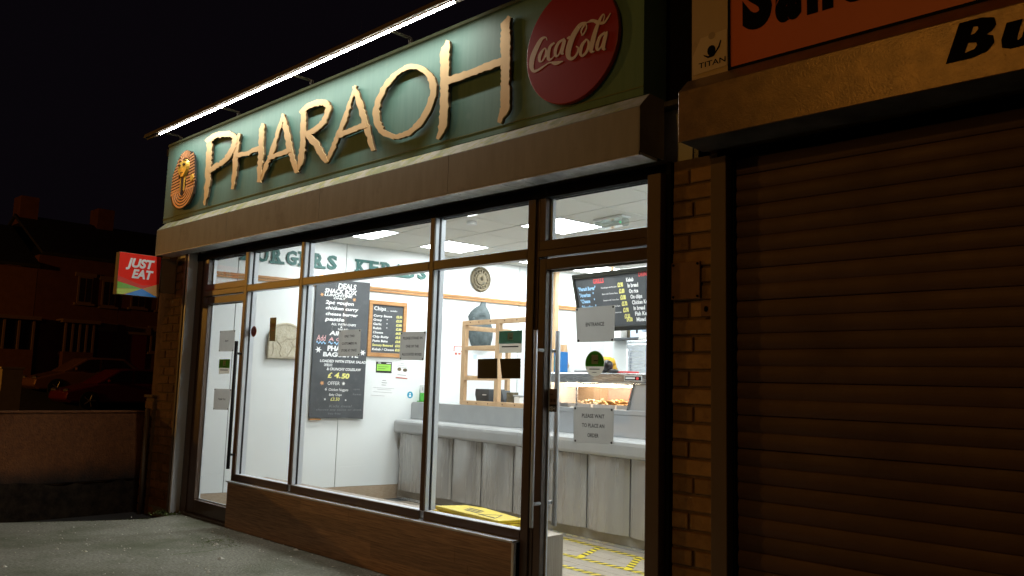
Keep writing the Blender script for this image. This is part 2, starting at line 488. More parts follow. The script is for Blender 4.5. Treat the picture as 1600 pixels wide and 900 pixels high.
LETTERS = {"P":[[[-7.109,3.427,-7.022,3.408],[-7.105,3.401,-7.021,3.384],[-7.123,3.38,-7.001,3.355],[-7.103,3.352,-7.006,3.332],[-7.1,3.326,-7.014,3.309],[-7.117,3.305,-6.995,3.281],[-7.112,3.279,-7.009,3.259],[-7.106,3.254,-6.994,3.232],[-7.11,3.23,-7.008,3.21],[-7.103,3.204,-6.996,3.184],[-7.097,3.178,-7.004,3.161],[-7.105,3.156,-6.991,3.134],[-7.106,3.13,-6.991,3.107],[-7.104,3.103,-6.994,3.08],[-7.098,3.074,-6.997,3.054],[-7.078,3.044,-6.989,3.026],[-7.084,3.018,-6.994,3.001],[-7.096,2.994,-6.999,2.974],[-7.108,2.971,-7.015,2.95],[-7.089,2.94,-7.013,2.923],[-7.093,2.914,-7.019,2.898],[-7.086,2.886,-7.024,2.873],[-7.087,2.86,-7.049,2.852],[-7.101,2.836,-7.058,2.827],[-7.079,2.805,-7.062,2.801]],[[-7.079,3.379,-7.16,3.43],[-7.072,3.388,-7.149,3.435],[-7.05,3.394,-7.132,3.443],[-7.024,3.399,-7.109,3.452],[-6.992,3.399,-7.071,3.454],[-6.973,3.408,-7.038,3.46],[-6.95,3.409,-7.005,3.466],[-6.927,3.413,-6.965,3.465],[-6.895,3.413,-6.925,3.464],[-6.852,3.396,-6.884,3.462],[-6.821,3.402,-6.839,3.452],[-6.786,3.396,-6.799,3.447],[-6.755,3.386,-6.762,3.441],[-6.726,3.385,-6.726,3.436],[-6.698,3.375,-6.689,3.431],[-6.669,3.375,-6.654,3.413],[-6.651,3.362,-6.621,3.399],[-6.636,3.357,-6.586,3.385],[-6.627,3.353,-6.562,3.365],[-6.62,3.348,-6.533,3.346],[-6.61,3.338,-6.522,3.326],[-6.628,3.331,-6.532,3.31],[-6.621,3.317,-6.525,3.291],[-6.621,3.302,-6.547,3.279],[-6.636,3.291,-6.539,3.256],[-6.635,3.272,-6.558,3.241],[-6.658,3.259,-6.573,3.222],[-6.679,3.242,-6.597,3.205],[-6.697,3.224,-6.616,3.185],[-6.732,3.215,-6.642,3.169],[-6.737,3.194,-6.67,3.156],[-6.768,3.19,-6.702,3.148],[-6.788,3.18,-6.733,3.14],[-6.824,3.181,-6.759,3.13],[-6.834,3.162,-6.79,3.125],[-6.883,3.174,-6.83,3.13],[-6.91,3.168,-6.846,3.117],[-6.94,3.164,-6.884,3.12],[-6.962,3.153,-6.904,3.106],[-6.986,3.144,-6.939,3.106],[-7.014,3.141,-6.966,3.101],[-7.049,3.148,-6.989,3.097],[-7.059,3.139,-7.003,3.093]]],"H":[[[-6.519,3.376,-6.477,3.361],[-6.548,3.353,-6.491,3.332],[-6.593,3.332,-6.503,3.305],[-6.575,3.298,-6.488,3.279],[-6.577,3.273,-6.495,3.255],[-6.586,3.249,-6.499,3.23],[-6.591,3.224,-6.506,3.206],[-6.578,3.196,-6.501,3.18],[-6.582,3.171,-6.489,3.152],[-6.592,3.147,-6.503,3.129],[-6.583,3.12,-6.499,3.102],[-6.58,3.096,-6.495,3.077],[-6.578,3.072,-6.502,3.055],[-6.575,3.048,-6.508,3.033],[-6.575,3.024,-6.504,3.009],[-6.586,3.002,-6.505,2.985],[-6.584,2.978,-6.517,2.964],[-6.588,2.955,-6.525,2.942],[-6.574,2.929,-6.52,2.918],[-6.58,2.906,-6.534,2.897],[-6.583,2.883,-6.539,2.874]],[[-6.529,3.16,-6.547,3.194],[-6.469,3.148,-6.491,3.191],[-6.417,3.149,-6.438,3.191],[-6.361,3.142,-6.38,3.181],[-6.3,3.134,-6.329,3.178],[-6.263,3.149,-6.29,3.181],[-6.219,3.149,-6.253,3.19],[-6.17,3.142,-6.208,3.189],[-6.134,3.151,-6.164,3.188],[-6.088,3.148,-6.125,3.193]],[[-6.114,3.382,-6.081,3.371],[-6.13,3.357,-6.068,3.336],[-6.155,3.333,-6.077,3.311],[-6.145,3.304,-6.069,3.288],[-6.15,3.282,-6.073,3.265],[-6.141,3.257,-6.065,3.241],[-6.151,3.236,-6.068,3.218],[-6.149,3.212,-6.068,3.195],[-6.131,3.185,-6.069,3.172],[-6.144,3.164,-6.058,3.147],[-6.148,3.142,-6.056,3.123],[-6.129,3.115,-6.048,3.098],[-6.146,3.095,-6.056,3.075],[-6.128,3.067,-6.064,3.053],[-6.145,3.046,-6.053,3.027],[-6.129,3.018,-6.067,3.006],[-6.145,2.998,-6.07,2.982],[-6.139,2.972,-6.064,2.957],[-6.13,2.946,-6.065,2.933],[-6.126,2.922,-6.076,2.912],[-6.126,2.897,-6.077,2.888],[-6.129,2.874,-6.062,2.861]]],"A":[[[-6.071,2.867,-6.119,2.885],[-6.05,2.885,-6.106,2.906],[-6.035,2.906,-6.093,2.928],[-6.02,2.927,-6.069,2.945],[-6.002,2.946,-6.054,2.965],[-5.98,2.963,-6.043,2.986],[-5.969,2.983,-6.039,3.01],[-5.97,3.008,-6.016,3.026],[-5.937,3.021,-5.994,3.043],[-5.936,3.045,-5.982,3.063],[-5.909,3.06,-5.969,3.083],[-5.901,3.081,-5.963,3.106],[-5.879,3.099,-5.954,3.126],[-5.868,3.119,-5.943,3.145],[-5.86,3.14,-5.93,3.164],[-5.865,3.165,-5.915,3.182],[-5.852,3.184,-5.905,3.202],[-5.837,3.202,-5.883,3.218],[-5.834,3.224,-5.888,3.243],[-5.824,3.244,-5.878,3.263],[-5.814,3.264,-5.866,3.283],[-5.795,3.28,-5.856,3.303],[-5.789,3.302,-5.84,3.32],[-5.784,3.323,-5.825,3.338],[-5.771,3.342,-5.817,3.359],[-5.764,3.362,-5.802,3.376],[-5.765,3.386,-5.801,3.4]],[[-5.812,3.387,-5.776,3.383],[-5.797,3.363,-5.754,3.359],[-5.799,3.34,-5.737,3.335],[-5.767,3.315,-5.719,3.311],[-5.777,3.294,-5.715,3.289],[-5.777,3.272,-5.689,3.264],[-5.756,3.246,-5.684,3.239],[-5.74,3.221,-5.673,3.215],[-5.742,3.197,-5.653,3.189],[-5.73,3.172,-5.644,3.165],[-5.706,3.147,-5.644,3.142],[-5.712,3.124,-5.619,3.116],[-5.699,3.099,-5.617,3.093],[-5.69,3.075,-5.608,3.069],[-5.66,3.049,-5.594,3.044],[-5.658,3.025,-5.587,3.022],[-5.63,2.999,-5.567,2.999],[-5.628,2.975,-5.564,2.975],[-5.607,2.951,-5.538,2.951],[-5.594,2.927,-5.533,2.927],[-5.577,2.903,-5.521,2.903],[-5.558,2.879,-5.511,2.879],[-5.541,2.855,-5.487,2.856]],[[-5.955,3.031,-5.987,3.074],[-5.921,3.037,-5.951,3.078],[-5.878,3.031,-5.906,3.07],[-5.848,3.043,-5.871,3.073],[-5.806,3.037,-5.834,3.076],[-5.765,3.034,-5.794,3.077],[-5.73,3.04,-5.754,3.075],[-5.686,3.033,-5.718,3.08],[-5.654,3.043,-5.681,3.083],[-5.616,3.043,-5.643,3.082]]],"R":[[[-5.54,2.856,-5.563,2.867],[-5.512,2.866,-5.555,2.888],[-5.486,2.878,-5.545,2.907],[-5.474,2.897,-5.52,2.919],[-5.446,2.911,-5.515,2.936],[-5.435,2.933,-5.509,2.952],[-5.43,2.953,-5.518,2.975],[-5.433,2.975,-5.516,2.996],[-5.435,2.996,-5.499,3.013],[-5.419,3.014,-5.51,3.037],[-5.428,3.038,-5.496,3.054],[-5.422,3.058,-5.493,3.074],[-5.42,3.079,-5.497,3.096],[-5.426,3.101,-5.491,3.115],[-5.425,3.121,-5.498,3.138],[-5.424,3.142,-5.501,3.16],[-5.42,3.163,-5.508,3.182],[-5.428,3.188,-5.503,3.204],[-5.431,3.212,-5.507,3.228],[-5.428,3.234,-5.51,3.251],[-5.437,3.259,-5.501,3.272],[-5.432,3.281,-5.505,3.296],[-5.439,3.305,-5.507,3.32],[-5.435,3.327,-5.52,3.346],[-5.442,3.352,-5.51,3.367]],[[-5.503,3.323,-5.54,3.355],[-5.495,3.336,-5.526,3.362],[-5.455,3.328,-5.506,3.371],[-5.435,3.342,-5.48,3.381],[-5.405,3.348,-5.452,3.391],[-5.375,3.351,-5.422,3.399],[-5.345,3.347,-5.386,3.399],[-5.325,3.352,-5.354,3.399],[-5.297,3.348,-5.321,3.398],[-5.268,3.34,-5.29,3.399],[-5.246,3.346,-5.256,3.389],[-5.222,3.334,-5.226,3.387],[-5.205,3.338,-5.197,3.375],[-5.194,3.326,-5.17,3.369],[-5.186,3.319,-5.144,3.357],[-5.173,3.318,-5.121,3.341],[-5.171,3.313,-5.114,3.322],[-5.163,3.309,-5.095,3.305],[-5.157,3.301,-5.088,3.287],[-5.166,3.293,-5.091,3.27],[-5.172,3.28,-5.105,3.254],[-5.171,3.26,-5.114,3.236],[-5.184,3.245,-5.123,3.217],[-5.201,3.232,-5.14,3.202],[-5.205,3.216,-5.143,3.181],[-5.229,3.212,-5.166,3.173],[-5.239,3.2,-5.188,3.164],[-5.259,3.195,-5.207,3.154],[-5.28,3.19,-5.233,3.151],[-5.3,3.185,-5.251,3.141],[-5.318,3.18,-5.277,3.139],[-5.339,3.178,-5.296,3.13],[-5.359,3.173,-5.327,3.132],[-5.382,3.171,-5.354,3.131],[-5.404,3.17,-5.377,3.128],[-5.426,3.171,-5.395,3.126],[-5.445,3.176,-5.408,3.124]],[[-5.439,3.155,-5.382,3.168],[-5.418,3.132,-5.359,3.146],[-5.399,3.109,-5.334,3.125],[-5.372,3.089,-5.307,3.105],[-5.354,3.066,-5.28,3.084],[-5.324,3.046,-5.251,3.065],[-5.291,3.029,-5.225,3.043],[-5.275,3.007,-5.215,3.018],[-5.258,2.985,-5.186,2.999],[-5.243,2.963,-5.173,2.977],[-5.217,2.944,-5.158,2.955],[-5.196,2.923,-5.132,2.935],[-5.176,2.902,-5.115,2.914],[-5.147,2.883,-5.101,2.892],[-5.123,2.864,-5.084,2.871]]],"A.001":[[[-5.106,2.862,-5.132,2.873],[-5.083,2.874,-5.127,2.893],[-5.07,2.889,-5.117,2.909],[-5.053,2.903,-5.094,2.921],[-5.04,2.918,-5.096,2.943],[-5.029,2.935,-5.077,2.956],[-5.013,2.949,-5.068,2.973],[-4.999,2.964,-5.053,2.987],[-5.0,2.986,-5.051,3.008],[-4.98,2.998,-5.03,3.02],[-4.971,3.016,-5.028,3.04],[-4.961,3.033,-5.01,3.054],[-4.962,3.054,-5.005,3.073],[-4.934,3.063,-4.993,3.089],[-4.923,3.079,-4.974,3.102],[-4.917,3.098,-4.963,3.118],[-4.903,3.113,-4.957,3.137],[-4.889,3.127,-4.948,3.154],[-4.875,3.143,-4.936,3.169],[-4.873,3.163,-4.927,3.185],[-4.859,3.178,-4.917,3.202],[-4.861,3.199,-4.906,3.218],[-4.855,3.217,-4.889,3.231],[-4.835,3.229,-4.89,3.252],[-4.841,3.252,-4.88,3.268],[-4.831,3.268,-4.87,3.285],[-4.825,3.286,-4.853,3.298],[-4.817,3.303,-4.846,3.315],[-4.801,3.316,-4.833,3.33],[-4.801,3.337,-4.829,3.349],[-4.794,3.354,-4.813,3.363],[-4.784,3.37,-4.801,3.378],[-4.774,3.386,-4.8,3.398]],[[-4.825,3.391,-4.785,3.389],[-4.814,3.368,-4.781,3.366],[-4.797,3.344,-4.754,3.343],[-4.796,3.321,-4.738,3.32],[-4.779,3.298,-4.731,3.297],[-4.773,3.276,-4.717,3.274],[-4.766,3.255,-4.695,3.252],[-4.757,3.234,-4.685,3.231],[-4.742,3.213,-4.675,3.21],[-4.728,3.192,-4.674,3.19],[-4.722,3.171,-4.653,3.169],[-4.718,3.151,-4.65,3.148],[-4.699,3.13,-4.635,3.128],[-4.685,3.109,-4.629,3.107],[-4.687,3.089,-4.62,3.087],[-4.676,3.068,-4.611,3.067],[-4.668,3.048,-4.59,3.046],[-4.65,3.028,-4.585,3.026],[-4.641,3.006,-4.581,3.004],[-4.628,2.984,-4.574,2.982],[-4.603,2.962,-4.559,2.961],[-4.604,2.94,-4.553,2.939],[-4.596,2.919,-4.545,2.918],[-4.581,2.897,-4.535,2.896],[-4.562,2.875,-4.524,2.875],[-4.552,2.854,-4.514,2.853]],[[-4.96,3.03,-4.988,3.07],[-4.925,3.025,-4.958,3.074],[-4.899,3.034,-4.923,3.07],[-4.868,3.035,-4.896,3.075],[-4.836,3.034,-4.861,3.071],[-4.807,3.036,-4.833,3.077],[-4.775,3.037,-4.8,3.076],[-4.741,3.036,-4.771,3.081],[-4.714,3.044,-4.736,3.078],[-4.679,3.039,-4.708,3.084],[-4.646,3.038,-4.675,3.083],[-4.615,3.039,-4.641,3.08]]],"O":[[[-4.29,2.923,-4.308,2.891],[-4.311,2.929,-4.326,2.899],[-4.336,2.942,-4.353,2.912],[-4.364,2.957,-4.387,2.924],[-4.392,2.97,-4.423,2.938],[-4.412,2.981,-4.452,2.958],[-4.434,2.991,-4.479,2.976],[-4.433,3.01,-4.494,2.998],[-4.455,3.024,-4.515,3.018],[-4.456,3.041,-4.532,3.039],[-4.475,3.057,-4.543,3.06],[-4.477,3.074,-4.546,3.08],[-4.48,3.09,-4.552,3.101],[-4.485,3.108,-4.563,3.124],[-4.483,3.125,-4.562,3.146],[-4.494,3.147,-4.557,3.167],[-4.478,3.163,-4.541,3.186],[-4.481,3.188,-4.541,3.212],[-4.47,3.208,-4.53,3.235],[-4.452,3.225,-4.509,3.253],[-4.435,3.242,-4.489,3.271],[-4.426,3.263,-4.484,3.297],[-4.413,3.283,-4.453,3.308],[-4.384,3.292,-4.438,3.329],[-4.362,3.305,-4.415,3.344],[-4.344,3.319,-4.384,3.352],[-4.32,3.329,-4.366,3.369],[-4.302,3.344,-4.333,3.374],[-4.273,3.348,-4.302,3.379],[-4.251,3.357,-4.275,3.386],[-4.222,3.354,-4.245,3.388],[-4.199,3.358,-4.22,3.396],[-4.172,3.356,-4.189,3.394],[-4.147,3.352,-4.158,3.391],[-4.123,3.344,-4.126,3.381],[-4.101,3.341,-4.095,3.37],[-4.08,3.331,-4.065,3.359],[-4.061,3.316,-4.035,3.344],[-4.039,3.303,-4.008,3.327],[-4.017,3.289,-3.984,3.308],[-3.999,3.274,-3.964,3.289],[-3.985,3.259,-3.94,3.273],[-3.972,3.244,-3.924,3.253],[-3.97,3.228,-3.905,3.234],[-3.955,3.213,-3.896,3.213],[-3.951,3.198,-3.889,3.194],[-3.95,3.184,-3.878,3.174],[-3.947,3.169,-3.88,3.155],[-3.937,3.152,-3.881,3.136],[-3.938,3.135,-3.88,3.117],[-3.941,3.118,-3.883,3.096],[-3.957,3.104,-3.894,3.077],[-3.96,3.081,-3.903,3.055],[-3.97,3.06,-3.914,3.033],[-3.985,3.042,-3.927,3.011],[-4.0,3.024,-3.943,2.992],[-4.016,3.008,-3.962,2.975],[-4.029,2.988,-3.981,2.957],[-4.053,2.976,-4.0,2.939],[-4.072,2.962,-4.022,2.924],[-4.096,2.954,-4.05,2.916],[-4.108,2.938,-4.076,2.909],[-4.132,2.934,-4.098,2.9],[-4.15,2.925,-4.119,2.89],[-4.175,2.925,-4.142,2.883],[-4.196,2.924,-4.172,2.888],[-4.215,2.918,-4.198,2.883],[-4.242,2.923,-4.228,2.886],[-4.265,2.919,-4.253,2.883],[-4.288,2.921,-4.278,2.89],[-4.307,2.931,-4.294,2.892]]],"H.001":[[[-3.804,3.46,-3.772,3.445],[-3.811,3.443,-3.767,3.422],[-3.822,3.428,-3.763,3.401],[-3.845,3.419,-3.767,3.382],[-3.85,3.397,-3.772,3.367],[-3.859,3.378,-3.764,3.351],[-3.856,3.359,-3.768,3.334],[-3.853,3.34,-3.771,3.317],[-3.855,3.322,-3.765,3.298],[-3.844,3.301,-3.767,3.28],[-3.849,3.285,-3.762,3.261],[-3.848,3.266,-3.765,3.244],[-3.847,3.248,-3.767,3.227],[-3.849,3.231,-3.767,3.209],[-3.841,3.211,-3.76,3.19],[-3.842,3.194,-3.766,3.174],[-3.845,3.177,-3.767,3.157],[-3.844,3.16,-3.764,3.14],[-3.836,3.14,-3.76,3.122],[-3.844,3.125,-3.767,3.106],[-3.835,3.106,-3.76,3.088],[-3.835,3.089,-3.76,3.071],[-3.841,3.073,-3.764,3.055],[-3.84,3.056,-3.762,3.037],[-3.84,3.038,-3.758,3.019],[-3.834,3.021,-3.752,3.0],[-3.835,3.004,-3.759,2.983],[-3.842,2.987,-3.76,2.966],[-3.833,2.967,-3.76,2.948],[-3.843,2.952,-3.76,2.93],[-3.838,2.933,-3.762,2.913],[-3.837,2.915,-3.761,2.895],[-3.838,2.901,-3.762,2.874],[-3.849,2.889,-3.778,2.856],[-3.839,2.863,-3.788,2.84],[-3.848,2.846,-3.805,2.827],[-3.856,2.829,-3.82,2.812],[-3.862,2.81,-3.837,2.799]],[[-3.762,3.148,-3.788,3.199],[-3.74,3.152,-3.766,3.205],[-3.715,3.151,-3.738,3.197],[-3.691,3.15,-3.716,3.203],[-3.666,3.148,-3.693,3.203],[-3.642,3.148,-3.666,3.197],[-3.619,3.15,-3.643,3.198],[-3.597,3.152,-3.621,3.203],[-3.573,3.151,-3.595,3.196],[-3.551,3.153,-3.572,3.196],[-3.528,3.153,-3.549,3.197],[-3.503,3.148,-3.526,3.197],[-3.482,3.155,-3.504,3.198],[-3.457,3.151,-3.483,3.201],[-3.437,3.156,-3.459,3.199],[-3.414,3.154,-3.44,3.205],[-3.389,3.15,-3.416,3.204],[-3.367,3.151,-3.393,3.202],[-3.347,3.156,-3.372,3.205],[-3.325,3.155,-3.35,3.206],[-3.303,3.154,-3.326,3.201],[-3.282,3.157,-3.305,3.203],[-3.261,3.157,-3.283,3.202]],[[-3.244,3.453,-3.222,3.438],[-3.258,3.44,-3.225,3.418],[-3.279,3.432,-3.23,3.399],[-3.304,3.419,-3.227,3.382],[-3.301,3.393,-3.232,3.374],[-3.293,3.373,-3.222,3.354],[-3.304,3.359,-3.227,3.338],[-3.296,3.34,-3.219,3.319],[-3.304,3.324,-3.219,3.301],[-3.298,3.306,-3.219,3.284],[-3.303,3.289,-3.221,3.268],[-3.302,3.273,-3.214,3.248],[-3.296,3.255,-3.221,3.233],[-3.298,3.239,-3.219,3.216],[-3.289,3.219,-3.22,3.2],[-3.289,3.203,-3.215,3.182],[-3.293,3.187,-3.216,3.166],[-3.288,3.169,-3.218,3.15],[-3.292,3.154,-3.218,3.134],[-3.293,3.137,-3.214,3.116],[-3.285,3.119,-3.221,3.102],[-3.29,3.104,-3.218,3.085],[-3.284,3.086,-3.219,3.069],[-3.289,3.07,-3.213,3.051],[-3.281,3.052,-3.22,3.036],[-3.29,3.037,-3.222,3.02],[-3.284,3.019,-3.212,3.002],[-3.283,3.002,-3.21,2.985],[-3.288,2.987,-3.211,2.969],[-3.286,2.97,-3.21,2.952],[-3.285,2.953,-3.208,2.935],[-3.287,2.937,-3.209,2.919],[-3.282,2.92,-3.211,2.904],[-3.284,2.904,-3.206,2.886],[-3.278,2.891,-3.209,2.865],[-3.288,2.884,-3.221,2.848],[-3.288,2.866,-3.231,2.836],[-3.293,2.851,-3.248,2.827],[-3.298,2.836,-3.262,2.817],[-3.303,2.82,-3.266,2.801],[-3.304,2.803,-3.279,2.79]]]}
